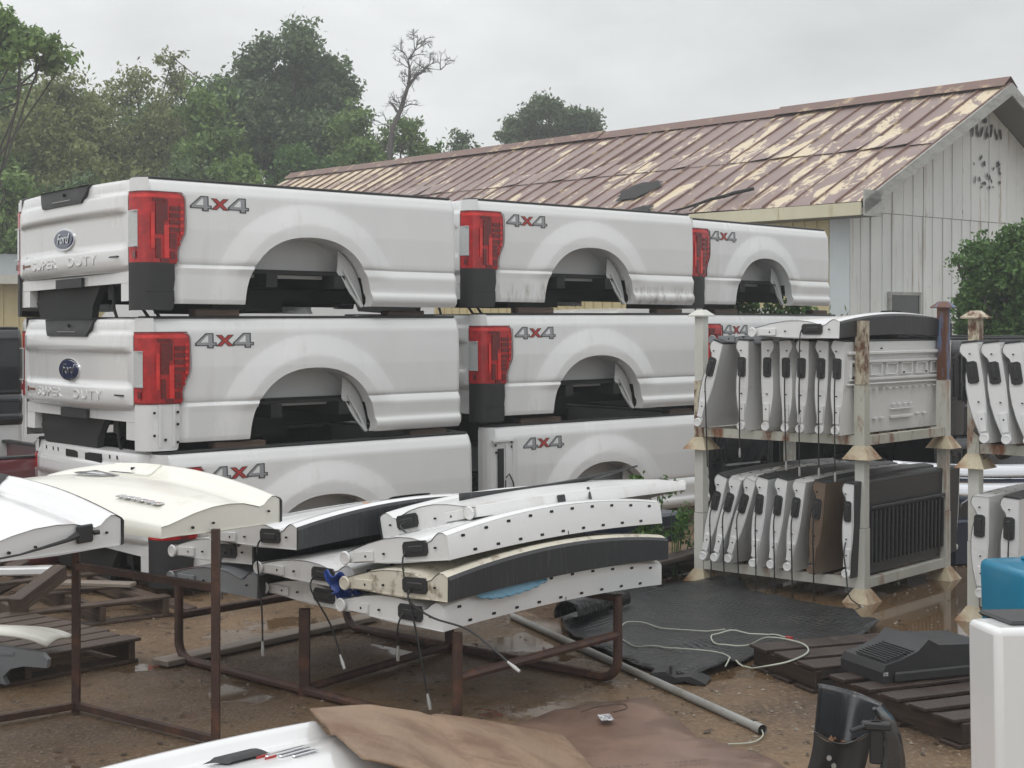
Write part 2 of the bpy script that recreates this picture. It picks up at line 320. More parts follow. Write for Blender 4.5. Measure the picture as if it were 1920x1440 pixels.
def ground_mat():
    m, t, b = new_mat('wet_dirt'); b.inputs['Specular IOR Level'].default_value = .35; tcn = N(t, 'ShaderNodeTexCoord')
    def ns_(sc, d=6, r=.6):
        n = N(t, 'ShaderNodeTexNoise'); setin(n, Scale=sc, Detail=d, Roughness=r); t.links.new(tcn.outputs['Object'], n.inputs['Vector']); return n.outputs[0]
    def rng(o, a, c, lo=0, hi=1):
        r_ = N(t, 'ShaderNodeMapRange'); setin(r_, From_Min=a, From_Max=c, To_Min=lo, To_Max=hi); t.links.new(o, r_.inputs[0]); return r_.outputs[0]
    def mix(f, a, c):
        x = N(t, 'ShaderNodeMix', data_type='RGBA'); t.links.new(f, x.inputs[0])
        for s_, q in ((6, a), (7, c)):
            if isinstance(q, tuple): x.inputs[s_].default_value = q
            else: t.links.new(q, x.inputs[s_])
        return x.outputs[2]
    def M2(op, a, c=None):
        n = N(t, 'ShaderNodeMath', operation=op)
        for i, q in enumerate((a, c)):
            if q is None: continue
            if isinstance(q, (int, float)): n.inputs[i].default_value = q
            else: t.links.new(q, n.inputs[i])
        return n.outputs[0]
    c = mix(rng(ns_(.9), .35, .68), (.095,.062,.038,1), (.24,.155,.085,1))
    c = mix(rng(ns_(38, 3), .52, .72), c, (.30,.215,.13,1))
    c = mix(rng(ns_(14, 5), .58, .72), c, (.05,.033,.022,1))
    # standing water round the steel racks and patches elsewhere
    sp = N(t, 'ShaderNodeSeparateXYZ'); t.links.new(tcn.outputs['Object'], sp.inputs[0])
    dx = M2('DIVIDE', M2('SUBTRACT', sp.outputs[0], 2.7), 2.6); dy = M2('DIVIDE', M2('SUBTRACT', sp.outputs[1], 9.6), 1.9)
    dd = M2('ADD', M2('MULTIPLY', dx, dx), M2('MULTIPLY', dy, dy))
    pud = M2('ADD', rng(dd, 0, 1.6, .32, 0), rng(ns_(1.1, 5), .3, .7, -.15, .24))
    wet = rng(pud, .10, .15)
    c = mix(M2('MULTIPLY', wet, .55), c, (.09,.056,.028,1))
    t.links.new(c, b.inputs['Base Color'])
    base_r = rng(ns_(3.0, 4), .35, .65, .30, .66)
    rg = M2('MULTIPLY', base_r, M2('SUBTRACT', 1.0, M2('MULTIPLY', wet, .86))); t.links.new(rg, b.inputs['Roughness'])
    bp = N(t, 'ShaderNodeBump'); setin(bp, Distance=.02); t.links.new(M2('MULTIPLY', M2('SUBTRACT', 1.0, wet), .75), bp.inputs['Strength'])
    t.links.new(M2('ADD', ns_(55, 4), ns_(6, 4)), bp.inputs['Height']); t.links.new(bp.outputs[0], b.inputs['Normal'])
    return m
M_['ground'] = ground_mat()
def leaf_mat(name, a, c):
    m, t, b = new_mat(name); b.inputs['Roughness'].default_value = .55
    g = N(t, 'ShaderNodeNewGeometry'); tcn = N(t, 'ShaderNodeTexCoord')
    n = N(t, 'ShaderNodeTexNoise'); setin(n, Scale=.7, Detail=3); t.links.new(tcn.outputs['Object'], n.inputs['Vector'])
    ad = N(t, 'ShaderNodeMath', operation='ADD'); t.links.new(g.outputs['Random Per Island'], ad.inputs[0]); t.links.new(n.outputs[0], ad.inputs[1])
    r = N(t, 'ShaderNodeMapRange'); setin(r, From_Min=.4, From_Max=1.3); t.links.new(ad.outputs[0], r.inputs[0])
    x = N(t, 'ShaderNodeMix', data_type='RGBA'); t.links.new(r.outputs[0], x.inputs[0]); x.inputs[6].default_value = (*a, 1); x.inputs[7].default_value = (*c, 1)
    t.links.new(x.outputs[2], b.inputs['Base Color'])
    tr = N(t, 'ShaderNodeBsdfTranslucent'); t.links.new(x.outputs[2], tr.inputs[0])
    mxs = N(t, 'ShaderNodeMixShader'); mxs.inputs[0].default_value = .3
    t.links.new(b.outputs[0], mxs.inputs[1]); t.links.new(tr.outputs[0], mxs.inputs[2]); t.links.new(mxs.outputs[0], t.nodes['Material Output'].inputs[0])
    return m
M_['leaf1'] = leaf_mat('leaf_mid_green', (.08, .14, .035), (.21, .32, .09))
M_['leaf2'] = leaf_mat('leaf_yellow_green', (.12, .15, .045), (.27, .31, .12))
M_['leaf3'] = leaf_mat('leaf_dark_green', (.06, .105, .045), (.14, .21, .085))
M_['leaf4'] = leaf_mat('leaf_fresh_green', (.04, .10, .02), (.11, .22, .05))

# ------------------------------------------------------------------ setting: ground
g = MB()
g.add([(-150,-40,0),(150,-40,0),(150,240,0),(-150,240,0)], [(0,1,2,3)])
tag(g.build('ground', M_['ground'], smooth=False), kind='structure')
rp = random.Random(3); g = MB()
for i in range(5200):
    Y = 5.2 + 7*rp.random()**1.3; X = (rp.random()-.5)*Y*.78
    s = .003 + .010*rp.random()**4
    o = Vector((X, Y, s*.2)); a = rp.random()*6.28
    pts = [o + Vector((math.cos(a+k*1.57)*s*rp.uniform(.7,1.3), math.sin(a+k*1.57)*s*rp.uniform(.7,1.3), 0)) for k in range(4)] + [o + Vector((0,0,s*.7))]
    g.add(pts, [(0,1,4),(1,2,4),(2,3,4),(3,0,4)])
tag(g.build('gravel', M_['stone']), 'small loose pebbles and grit scattered over the wet dirt', 'gravel', kind='stuff')

rp = random.Random(11); g = MB()
for i in range(900):
    Y = 5.2 + 6*rp.random()**1.2; X = (rp.random()-.5)*Y*.75; a = rp.random()*6.28; L = rp.uniform(.006, .03); w = L*rp.uniform(.12, .5)
    c, s_ = math.cos(a), math.sin(a); z = .004
    g.add([(X-c*L, Y-s_*L, z), (X+s_*w, Y-c*w, z+.004), (X+c*L, Y+s_*L, z+.002), (X-s_*w, Y+c*w, z+.003)], [(0,1,2,3)])
tag(g.build('litter', plain('dead_leaf_litter', (.06, .038, .024), .6, var=.5, vscale=20), None, False), 'dead leaves and splinters littering the wet dirt', 'litter', kind='stuff')

# ------------------------------------------------------------------ long metal-roofed building
def building():
    t = thing('metal_roof_shed', 'long white shed with brown metal roof peeling to cream', 'building', (5.08, 22, 0), R(41.9))
    ZE, ZR, HW, LN = 3.6, 5.73, 4.08, 20.9
    sl = (ZR-ZE)/HW
    def zr(x): return ZE + sl*(x if x <= HW else 2*HW-x)
    for side in (0, 1):
        b = MB(); nseg = 12
        xa, xb = (0, HW) if side == 0 else (2*HW, HW)
        rs = random.Random(5+side)
        def f(u, v):
            x = xa+(xb-xa)*v; y = LN*u
            return (x, y, zr(x) + .02*noise.noise(Vector((x*.6, y*.5, side*9))))
        b.grid(f, 60, 12, 0, flip=(side == 0))
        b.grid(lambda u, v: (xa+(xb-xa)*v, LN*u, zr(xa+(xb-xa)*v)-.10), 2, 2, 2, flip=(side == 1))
        k = 0; y = .02
        while y < LN:
            for (c0, c1) in ((0, .46), (.46, 1.0)):
                n0 = xa+(xb-xa)*c0; n1 = xa+(xb-xa)*c1; w = .022
                off = rs.uniform(-.006, .006)
                P = []
                for x in (n0, n1):
                    z = zr(x) + .02*noise.noise(Vector((x*.6, y*.5, side*9)))
                    P += [(x, y-w, z), (x, y-w*.4, z+.035+off), (x, y+w*.4, z+.035+off), (x, y+w, z)]
                b.add(P, [(0,1,5,4),(1,2,6,5),(2,3,7,6),(0,3,2,1),(4,5,6,7)], 1)
            k += 1; y += .455
        # sheet lap
        xl = xa+(xb-xa)*.46
        for i in range(46):
            y0 = .04+i*.455; lift = .006 + (.03 if rs.random() < .25 else 0)
            d = -1 if side == 0 else 1
            z = zr(xl)+.012
            b.add([(xl, y0, z+lift), (xl, y0+.42, z+.006), (xl-d*.5, y0+.42, zr(xl-d*.5)+.018), (xl-d*.5, y0, zr(xl-d*.5)+.018)], [(0,1,2,3)], 0)
        b.build('roof', [M_['roof'], M_['seam'], M_['soffit']], t, smooth=False)
    b = MB(); rs = random.Random(2)
    for i in range(9):
        y0 = LN*i/9; y1 = LN*(i+1)/9+.05; dz = rs.uniform(0, .03); q = [(HW-.22, -.12), (HW, .05), (HW+.22, -.12)]
        P = [(x, yy, ZR+z+.045+dz) for yy in (y0, y1) for (x, z) in q]
        b.add(P, [(0,1,4,3),(1,2,5,4)], 0)
    b.build('ridge_cap', M_['seam'], t, smooth=False)
    # fascia along the near eave
    b = MB()
    for i in range(14):
        y0 = .02+i*1.49; b.box((-.03, y0, ZE-.20), (0+.0, min(y0+1.485, LN), ZE-.012), 0)
    b.build('fascia', M_['trim'], t, smooth=False)
    b = MB(); b.box((.0, -.03, ZE-.21), (.42, -.002, ZE+.17), 0); b.build('eave_end_box', M_['oldwood'], t, smooth=False)
    b = MB()
    for s in (0, 1):
        X = (lambda x: x) if s == 0 else (lambda x: 2*HW-x)
        P = [(X(.0), -.03, ZE-.19), (X(HW), -.03, ZR-.19), (X(HW), -.03, ZR+.01), (X(0), -.03, ZE+.01)]
        P += [(p[0], .0, p[2]) for p in P]
        b.add(P, [(0,1,2,3),(4,7,6,5),(0,4,5,1),(2,6,7,3)], 0)
    fixnormals(b.build('rake_board', M_['oldwood'], t, smooth=False))
    # soffit and side wall
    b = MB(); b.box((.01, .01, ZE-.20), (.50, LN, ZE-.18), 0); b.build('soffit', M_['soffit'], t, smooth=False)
    b = MB(); y = .97
    b.box((.52, .65, 0), (.60, LN-.4, ZE-.2), 0)
    while y < LN-.5:
        b.box((.50, y, .05), (.525, y+.05, ZE-.2), 0); y += .23
    b.build('wall', M_['yellow'], t, smooth=False)
    b = MB(); b.box((.49, .59, 0), (.52, .95, ZE-.19), 0); b.build('corner_panel', M_['wallgrey'], t, smooth=False)
    # gable wall
    b = MB(); x0, x1 = .5, 2*HW-.5; xs = [x0]
    rs = random.Random(8)
    while xs[-1] < x1: xs.append(xs[-1] + (.30 if len(xs) % 2 else .26))
    xs[-1] = x1
    for i in range(len(xs)-1):
        a_, c_ = xs[i]+.006, xs[i+1]-.006; dy = rs.uniform(0, .012)
        za, zc = zr(a_)-.12, zr(c_)-.12
        zs = 3.52
        def quad(p, y):
            b.add([(q[0], y, q[1]) for q in p] + [(q[0], y+.03, q[1]) for q in p], [tuple(range(len(p))), ] + [(k, k+len(p), (k+1) % len(p)+len(p), (k+1) % len(p)) for k in range(len(p))], 0)
        quad([(a_, 0), (c_, 0), (c_, min(zc, zs)), (a_, min(za, zs))], .60+dy)
        if max(za, zc) > zs+.05:
            p = [(a_, zs+.008), (c_, zs+.008), (c_, max(zc, zs+.02)), (a_, max(za, zs+.02))]
            if a_ < HW < c_: p = p[:3] + [(HW, ZR-.12)] + p[3:]
            quad(p, .592+dy)
        if i: b.box((xs[i]-.014, .585, .0), (xs[i]+.014, .60, min(zr(xs[i])-.12, zs)), 0)
        if i % 2 == 0: b.box((xs[i]-.010, .578, zs+.01), (xs[i]+.010, .60, max(zr(xs[i])-.12, zs+.02)), 0)
    fixnormals(b.build('gable_wall', M_['siding'], t, smooth=False))
    b = MB(); b.box((.5, .66, 0), (x1, .70, 3.4), 0); b.add([(.5,.68,3.4),(x1,.68,3.4),(HW,.68,ZR-.15)], [(0,1,2)]); b.build('sheathing', M_['hole'], t, smooth=False)
    b = MB(); b.box((x1, .62, 0), (x1+.04, LN-.4, ZE-.1), 0); b.build('wall', M_['siding'], t, smooth=False)
    # window
    b = MB(); wx0, wx1, wz0, wz1 = 1.55, 2.31, 1.5, 2.27
    for a_, c_ in (((wx0-.05, .555, wz0-.05), (wx0, .60, wz1+.05)), ((wx1, .555, wz0-.05), (wx1+.05, .60, wz1+.05)), ((wx0, .555, wz1), (wx1, .60, wz1+.05)), ((wx0, .555, wz0-.05), (wx1, .60, wz0))): b.box(a_, c_, 0)
    w = b.build('window', M_['oldwood'], t, smooth=False)
    b = MB(); b.box((wx0, .572, wz0), (wx1, .582, wz1), 0); b.build('pane', M_['glass'], w, smooth=False)
    # remains of painted letters
    b = MB(); rs = random.Random(12)
    def chip(cx, cz, w_, h_, sl_=0, n=9):
        b = MB()
        P = []
        for k in range(n):
            a_ = 2*math.pi*k/n; r_ = rs.uniform(.65, 1.1)
            P.append((cx+math.cos(a_)*w_*r_ + math.sin(a_)*h_*sl_, .568, cz+math.sin(a_)*h_*r_))
        b.add(P, [tuple(range(n))], 0); b.build('faded_lettering', M_['decb'], t, smooth=False)
    for k in range(7):
        chip(3.86+k*.145, 5.02 + .02*math.sin(k*2), .030 if k % 2 else .045, .13, rs.uniform(-.35, .35))
        if k % 2: chip(3.90+k*.145, 4.96, .035, .06)
    chip(4.25, 5.20, .07, .045); chip(4.45, 5.13, .06, .03)
    for k in range(22):
        chip(3.90 + .9*rs.random(), 4.62-.55*rs.random()**1.2, .015+.035*rs.random(), .02+.05*rs.random(), rs.uniform(-.5,.5), 7)
    # tar patches
    for (cx, cy, rx, ry) in ((1.0, 5.4, .36, .42), (.18, 4.6, .18, .25)):
        b = MB(); n = 26; P = [(cx, cy, zr(cx)+.07)]; rs = random.Random(int(cx*100))
        for k in range(n):
            a_ = 2*math.pi*k/n; q = rs.uniform(.8, 1.15); x = cx+math.cos(a_)*rx*q; y = cy+math.sin(a_)*ry*q
            P.append((x, y, zr(x)+.048))
        b.add(P, [(0, 1+k, 1+(k+1) % n) for k in range(n)]); b.build('roof_patch', M_['tar'], t)
    return t, zr
BT, ZRF = building()
# branch lying on the roof
Mb = Matrix.Translation((5.08, 22, 0)) @ Matrix.Rotation(R(41.9), 4, 'Z')
b = MB()
def rp_(x, y, h=.07): return Mb @ Vector((x, y, ZRF(x)+h))
b.tube([rp_(-.02, 3.75), rp_(.05, 3.5), rp_(.14, 3.25, .09), rp_(.20, 3.05, .12), rp_(.30, 2.85, .11), rp_(.36, 2.72, .12), rp_(.55, 2.45, .09)], [.008, .018, .024, .026, .03, .032, .028], 7)
b.tube([rp_(.14, 3.25, .09), rp_(.04, 3.22, .09), rp_(-.03, 3.3, .06)], [.02, .016, .008], 6)
b.tube([rp_(.30, 2.85, .11), rp_(.27, 2.70, .13)], [.02, .008], 6)
tag(b.build('fallen_branch', M_['tar']), 'dark fallen branch lying on the metal roof above the eave', 'branch')

# beige building far left
t = thing('beige_shed', 'beige ribbed metal shed with grey roof far left behind the truck beds', 'building', (-13.5, 33, 0), R(8))
b = MB(); b.box((0,0,0), (16,8,2.75)); x = 0
while x < 16: b.box((x,-.03,0),(x+.06,0,2.74)); x += .33
b.build('wall', M_['yellow'], t, smooth=False)
b = MB(); b.add([(-.3,-.4,2.9),(16.3,-.4,2.9),(16.3,4,3.55),(-.3,4,3.55),(16.3,8.4,2.9),(-.3,8.4,2.9)], [(0,1,2,3),(3,2,4,5)]); b.build('roof', plain('grey_roof', (.25,.27,.28), .4), t, smooth=False)
b = MB(); b.box((-.3,-.42,2.7),(16.3,-.38,2.9)); b.build('fascia', M_['rackw'], t, smooth=False)
f = MB(); f.box((5.2,-.07,1.0),(7.4,-.035,2.2)); w = f.build('window', M_['rackw'], t, smooth=False)
f = MB(); f.box((5.35,-.08,1.12),(7.25,-.072,2.08)); f.build('pane', M_['glass'], w, smooth=False)

# ------------------------------------------------------------------ pickup bed (cargo box with tailgate)
BL, BW, BH = 2.62, 2.03, .83
XC, ZC, AA, AB = 1.28, -.04, .525, .52
PZ = [-.02, 0, .035, .07, .085, .10, .12, .205, .22, .258, .266, .272, .30, .50, .735, .755, .80, .818, .83]
PO = [-.01, .012, .040, .046, .040, .030, .028, .036, .034, .014, .006, .014, .018, .022, .014, .010, -.010, -.022, -.045]
PZR = [-.02, .0, .03, .20, .245, .258, .266, .272, .30, .50, .735, .755, .80, .818, .83]
POR = [.0, .014, .020, .026, .030, .014, .006, .014, .018, .022, .014, .010, -.010, -.022, -.045]
def sst(a, c, x):
    t_ = np.clip((x-a)/(c-a), 0, 1); return t_*t_*(3-2*t_)
def out_f(x, z):
    base = np.interp(z, PZ, PO) if x > XC else np.interp(z, PZR, POR)
    rho = np.sqrt(((x-XC)/1.04)**2 + (z-ZC)**2)
    fl = (.042*np.clip((.755-rho)/.145, 0, 1)*.62 + .042*sst(.80, .58, rho)*.38)*(.45+.55*sst(.18, .30, z))
    lip = 0
    o = base + fl*sst(.86, .70, z) + lip - .03*sst(.30, .22, x)*sst(.30, .26, z)
    o = o - .050*np.clip(1-x/.09, 0, 1)**2 - .03*np.clip(1-(BL-x)/.05, 0, 1)**2
    return o
def arch_dx(z):
    t_ = max(0., 1-((z-ZC)/AB)**2.3); return AA*t_**(1/2.3)
def skin_mesh(name, mat, mirror):
    ztop = ZC+AB
    zs = [-.0, .012, .025, .035, .05, .07, .078, .085, .092, .10, .11, .12, .14, .165, .19, .205, .213, .22, .235, .25, .258, .262, .266, .270, .274, .285, .30]
    ph = np.linspace(.42, math.pi/2, 16)
    zs += [z for z in (ZC + AB*np.sin(np.linspace(.75, math.pi/2, 16))) if z > .305]
    zs += list(np.linspace(ztop+.012, .70, 12)) + list(np.linspace(.715, .80, 9)) + [.806, .812, .818, .824, .83]
    nx = 62; V = []; NN = []; F = []; sgn = 1 if mirror else -1
    def Yv(o): return BW+o if mirror else -o
    e_ = .005
    blocks = []
    for side in (0, 1):
        start = len(V)
        for z in zs:
            dx = arch_dx(z) if z < ztop else 0
            xe = XC-dx if side == 0 else XC+dx
            A, B_ = (0, xe) if side == 0 else (xe, BL)
            ts = np.linspace(0, 1, nx)
            ts = ts if side else np.where(ts < .12, ts*.6, .072+(ts-.12)/.88*.928)
            for k in range(nx):
                x = A+(B_-A)*ts[k]; o = float(out_f(x, z))
                V.append((x, Yv(o), z))
                gx = float(out_f(x+e_, z)-out_f(x-e_, z))/(2*e_); gz = float(out_f(x, z+e_)-out_f(x, z-e_))/(2*e_)
                n_ = Vector((-gx, sgn, -gz)); n_.normalize(); NN.append(n_)
        for j in range(len(zs)-1):
            for k in range(nx-1):
                a = start+j*nx+k; q = (a, a+1, a+nx+1, a+nx)
                F.append(q[::-1] if mirror else q)
    nsk = len(F)
    # flange around the wheel arch and along the bottom
    arch = []
    for z in [zz for zz in zs if zz < ztop-.0005]: arch.append((XC-arch_dx(z), z))
    top = [(XC, ztop)]
    arch = arch + top + [(2*XC-p[0], p[1]) for p in arch[::-1]]
    o0 = len(V)
    for (x, z) in arch:
        o = float(out_f(x, z)); c_ = Vector((x-XC, 0, z-ZC)).normalized()
        for (d_, q) in ((0, 0), (.03, .004), (.075, -.012)):
            V.append((x + c_.x*q, Yv(o-d_), z + c_.z*q)); NN.append(-c_)
    for i in range(len(arch)-1):
        for k in range(2):
            a = o0+i*3+k; q = (a, a+3, a+4, a+1); F.append(q if mirror else q[::-1])
    me = bpy.data.meshes.new(name); me.from_pydata(V, [], F); me.materials.append(mat)
    me.polygons.foreach_set('use_smooth', [True]*len(F)); me.update()
    me.normals_split_custom_set_from_vertices([tuple(n_) for n_ in NN])
    return me, arch
_cache = {}
def lamp_path(xf, o=0.0):      # plan path of the corner: side -> round the corner -> rear face
    return [(xf, .0-o), (xf-.012, -.030-o), (xf*.75, -.036-o), (.10, -.034-o), (.045, -.026-o), (.012, -.005-o), (-.012-o, .022), (-.028-o, .06), (-.034-o, .112), (-.02, .116)]
def lamp_loft(outl, o, mi, mb, i0=0, i1=10, inset=0):
    rows = []
    for (z, xf) in outl: rows.append([(p[0], p[1], z) for p in lamp_path(xf, o)][i0:i1])
    n = i1-i0; V = [p for r in rows for p in r]; F = []
    for j in range(len(rows)-1):
        for k in range(n-1):
            a = j*n+k; F.append((a, a+1, a+n+1, a+n))
    mb.add(V, F, mi)
LAMP = [(.270, .245), (.278, .258), (.34, .255), (.40, .272), (.46, .305), (.50, .312), (.68, .312), (.715, .306), (.728, .290), (.735, .26)]
TRIM = [(-.045, .215), (-.035, .225), (.02, .235), (.08, .232), (.09, .228), (.16, .238), (.24, .236), (.268, .235)]
def xint(outl, z): return float(np.interp(z, [p[0] for p in outl], [p[1] for p in outl]))
def shape4(x, z, s):    # slanted block figure 4, returns outer polygon, hole and body list in (u,v) 0..1
    return None
FOUR_OUT = [(0,.30),(.50,1),(.86,1),(.86,.36),(1.0,.36),(1.0,.12),(.86,.12),(.86,-.05),(.55,-.05),(.55,.12),(0,.12)]
FOUR_IN = [(.08,.32),(.53,.93),(.80,.93),(.80,.30),(.94,.30),(.94,.18),(.80,.18),(.80,.02),(.62,.02),(.62,.18),(.08,.18)]
FOUR_HOLE = [(.26,.36),(.60,.36),(.60,.80),(.54,.80)]
XX = [(0,0),(.33,.5),(0,1),(.34,1),(.52,.72),(.70,1),(1.04,1),(.70,.5),(1.04,0),(.70,0),(.52,.28),(.34,0)]
XXI = [(.09,.05),(.41,.5),(.09,.95),(.31,.95),(.52,.63),(.73,.95),(.95,.95),(.63,.5),(.95,.05),(.73,.05),(.52,.37),(.31,.05)]
def decal(parent):
    b = MB(); x0, z0, h = .345, .632, .10
    def put(poly, ux, uw, uh, dz, off, mi, y=-1):
        P = [(x0+ux+p[0]*uw, 0, z0+dz+p[1]*uh) for p in poly]
        P = [(p[0], -float(out_f(p[0], p[2]))-off, p[2]) for p in P]
        b.add(P, [tuple(range(len(P)))], mi)
    for ux in (0, .288):
        put(FOUR_OUT, ux, .165, h*.98, 0, .0025, 1); put(FOUR_IN, ux, .165, h*.98, 0, .0035, 0); put(FOUR_HOLE, ux, .165, h*.98, 0, .0045, 2)
    put(XX, .158, .135, .078, .008, .0028, 1); put(XXI, .158, .135, .078, .008, .0038, 3)
    me = b.mesh('decal', [M_['decg'], M_['decb'], M_['white'], M_['decr']], False)
    return link('decal', me, parent)
TGZ = [.215, .235, .262, .345, .365, .385, .50, .585, .60, .615, .70, .725, .745, .76, .80, .825]
TGO = [.000, .022, .036, .040, .036, .014, .020, .022, .026, .046, .040, .036, .020, .018, .022, .008]
def tail_out(y, z):
    m_ = (y-BW/2)/(BW/2-.12)
    endf = np.clip((1-abs(m_))/.10, 0, 1)
    c1 = np.interp(z, TGZ, TGO); c0 = np.interp(z, [.215,.25,.72,.745,.825], [.0,.03,.03,.02,.0])
    return c0+(c1-c0)*endf + .055*(1-m_*m_) + .004
def make_bed(label, M, paint='white', liner='liner', lamp=True, gate=True, trim='black', handle=True, dec=True, shield=True, name='truck_bed', pocket=False):
    P_ = M_[paint]
    t = thing(name, label, 'truck bed', M=M, group='stacked pickup beds')
    for mir in (False, True):
        key = (paint, mir)
        if key not in _cache: _cache[key] = skin_mesh('bedside', P_, mir)
        me, arch = _cache[key]; link('bedside', me, t)
    # inner walls, floor, bulkhead
    k = ('tub', paint)
    if k not in _cache:
        b = MB()
        for y0 in (.13, BW-.15):
            b.prism([(.05,.24),(.72,.24),(.72,.52),(1.86,.52),(1.86,.24),(BL-.05,.24),(BL-.05,.80),(.05,.80)], 'y', y0, y0+.02, 0)
        for i in range(10): b.box((.2+i*.24, .145, .53), (.24+i*.24, .16, .76), 0); b.box((.2+i*.24, BW-.16, .53), (.24+i*.24, BW-.145, .76), 0)
        _cache[('lin',)] = b.mesh('liner', M_['liner'], False)
        b = MB(); b.box((.0, .10, .225), (BL-.03, BW-.10, .245), 0)
        for i in range(12): b.box((.05, .2+i*.14, .245), (BL-.05, .25+i*.14, .26), 0)
        _cache[('flo',)] = b.mesh('floor', M_['liner'], False)
        b = MB(); b.bbox((BL-.045, .03, .19), (BL-.012, BW-.03, .835), .012, 0)
        for i in range(7): b.box((BL-.012, .2+i*.25, .28), (BL-.004, .3+i*.25, .76), 0)
        _cache[('blk', paint)] = b.mesh('bulkhead', P_, False)
        b = MB()
        for xx in (.08, .62, .98, 1.55, 2.05, 2.5): b.box((xx, .06, .13), (xx+.09, BW-.06, .224), 0)
        for yy in (.52, 1.42): b.box((.05, yy, .04), (BL-.1, yy+.08, .13), 0)
        b.box((.80, .5, -.03), (1.38, 1.4, .12), 0)
        _cache[('sil',)] = b.mesh('cross_sill', M_['under'], False)
        b = MB()
        for y0, y1 in ((.035, .145), (BW-.145, BW-.035)): b.bbox((.01, y0, .826), (BL-.02, y1, .846), .006, 0)
        b.bbox((BL-.09, .15, .826), (BL-.015, BW-.15, .848), .006, 0)
        _cache[('cap',)] = b.mesh('rail_cap', M_['blackp'], False)
        sk = [p for p in arch if p[1] > .20]
        for mir in (False, True):
            b = MB()
            Yf = (lambda y: BW-y) if mir else (lambda y: y)
            P = []; c = Vector((XC, ZC)); ex = 1.03
            for (x, z) in sk: P += [(XC+(x-XC)*ex, Yf(-.02), ZC+(z-ZC)*ex), (XC+(x-XC)*ex, Yf(.24), ZC+(z-ZC)*ex)]
            n = len(sk)
            b.add(P, [(2*i, 2*i+2, 2*i+3, 2*i+1) for i in range(n-1)], 0)
            b.add([P[2*i+1] for i in range(n)], [tuple(range(n))], 0)
            b.box((XC-.50, min(Yf(.225), Yf(.25)), .20), (XC+.47, max(Yf(.225), Yf(.25)), .225), 0)
            # slanting strut panel at the front of the arch
            y0, y1 = Yf(.03), Yf(.16)
            ap = [p for p in arch if p[0] > XC+.30][::2]
            A = [(1.60, .225), (1.585, .25)] + [(p[0]+.004, p[1]) for p in ap] + [(1.775, -.0)]
            b.prism(A, 'y', min(y0, y1)+.05, min(y0, y1)+.056, 0)
            for q in (0, .035):
                b.tube([(1.60+q, Yf(.07), .235+q*.9), (1.69+q*.8, Yf(.06), .10+q*.9), (1.775+q*.3, Yf(.05), .0)], .010, 6, 0)
            _cache[('whe', mir)] = b.mesh('wheel_housing', M_['primer'], True, 30)
        _cache[k] = 1
        if ('blk', paint) not in _cache: pass
    if ('blk', paint) not in _cache:
        b = MB(); b.bbox((BL-.045, .03, .19), (BL-.012, BW-.03, .835), .012, 0); _cache[('blk', paint)] = b.mesh('bulkhead', P_, False)
    link('liner', _cache[('lin',)], t); link('floor', _cache[('flo',)], t); link('bulkhead', _cache[('blk', paint)], t)
    link('cross_sill', _cache[('sil',)], t); link('rail_cap', _cache[('cap',)], t); link('wheel_housing', _cache[('whe', False)], t); link('wheel_housing', _cache[('whe', True)], t)
    if dec: decal(t)
    for mir in (False, True):
        MM = Matrix.Diagonal((1, -1, 1, 1)) if mir else Matrix.Identity(4)
        if mir: MM = Matrix.Translation((0, BW, 0)) @ MM
        def fin(b, nm, mats, par, **kw):
            me = b.mesh(nm, mats, **kw)
            if mir: me.transform(MM); me.flip_normals()
            return link(nm, me, par)
        if lamp:
            ck = ('lamp', mir)
            if ck not in _cache:
                b = MB(); lamp_loft(LAMP, 0, 0, b)
                # top rim strip and bright top
                lamp_loft([(.700, .300), (.722, .288)], .0015, 1, b, 1, 9)
                def bar(x0, x1, z0, z1, mi): b.box((x0, -.041, z0), (x1, -.036, z1), mi)
                bar(.085, .145, .46, .665, 2); bar(.145, .17, .55, .69, 2); bar(.085, .12, .30, .43, 2)
                for i, z in enumerate((.63, .585, .54, .49, .45, .415, .38)):
                    bar(.185, .262 if z > .45 else .235, z-.014, z+.016, 2)
                bar(.19, .225, .295, .345, 2); bar(.145, .18, .30, .52, 1)
                b.box((-.030, .03, .30), (-.026, .07, .345), 2)
                for i, z in enumerate((.655, .61, .565, .52, .47, .43, .395)): bar(.262, .285 if z > .45 else .255, z-.010, z+.008, 1)
                bar(.05, .075, .36, .60, 1); bar(.06, .15, .675, .695, 2); bar(.12, .18, .275, .30, 2)
                lamp_loft([(.734, .30), (.742, .29)], .001, 2, b, 0, 10); lamp_loft([(.262, .25), (.272, .25)], .001, 2, b, 0, 10)
                b.add([(p[1], -.042, p[0]) for p in [(z, x-.004) for z, x in LAMP]] + [(p[1]+.007, -.02, p[0]) for p in [(z, x) for z, x in LAMP]], [(i, i+1, i+11, i+10) for i in range(9)], 2)
                lm = b.mesh('tail_lamp', [M_['red'], M_['redb'], M_['redd']], True, 40)
                b = MB(); lamp_loft([(.378, .29), (.385, .3), (.60, .3), (.612, .29)], .004, 0, b, 6, 9)
                for z in (.378, .612): b.box((-.036, .024, z-.004), (-.012, .112, z+.004), 0)
                ln = b.mesh('clear_lens', M_['clear'], True, 40)
                for me in (lm, ln):
                    if mir: me.transform(MM); me.flip_normals()
                _cache[ck] = (lm, ln)
            lo = link('tail_lamp', _cache[ck][0], t); link('clear_lens', _cache[ck][1], lo)
        elif not mir:
            b = MB()
            lamp_loft([(.27, .24), (.50, .30), (.735, .29)], -.006, 0, b)
            b.box((.06, -.034, .33), (.125, -.030, .66), 1)
            for (x, z) in ((.03, .68), (.035, .62), (.2, .66), (.03, .31), (.2, .70)): b.box((x, -.036, z), (x+.018, -.031, z+.018), 1)
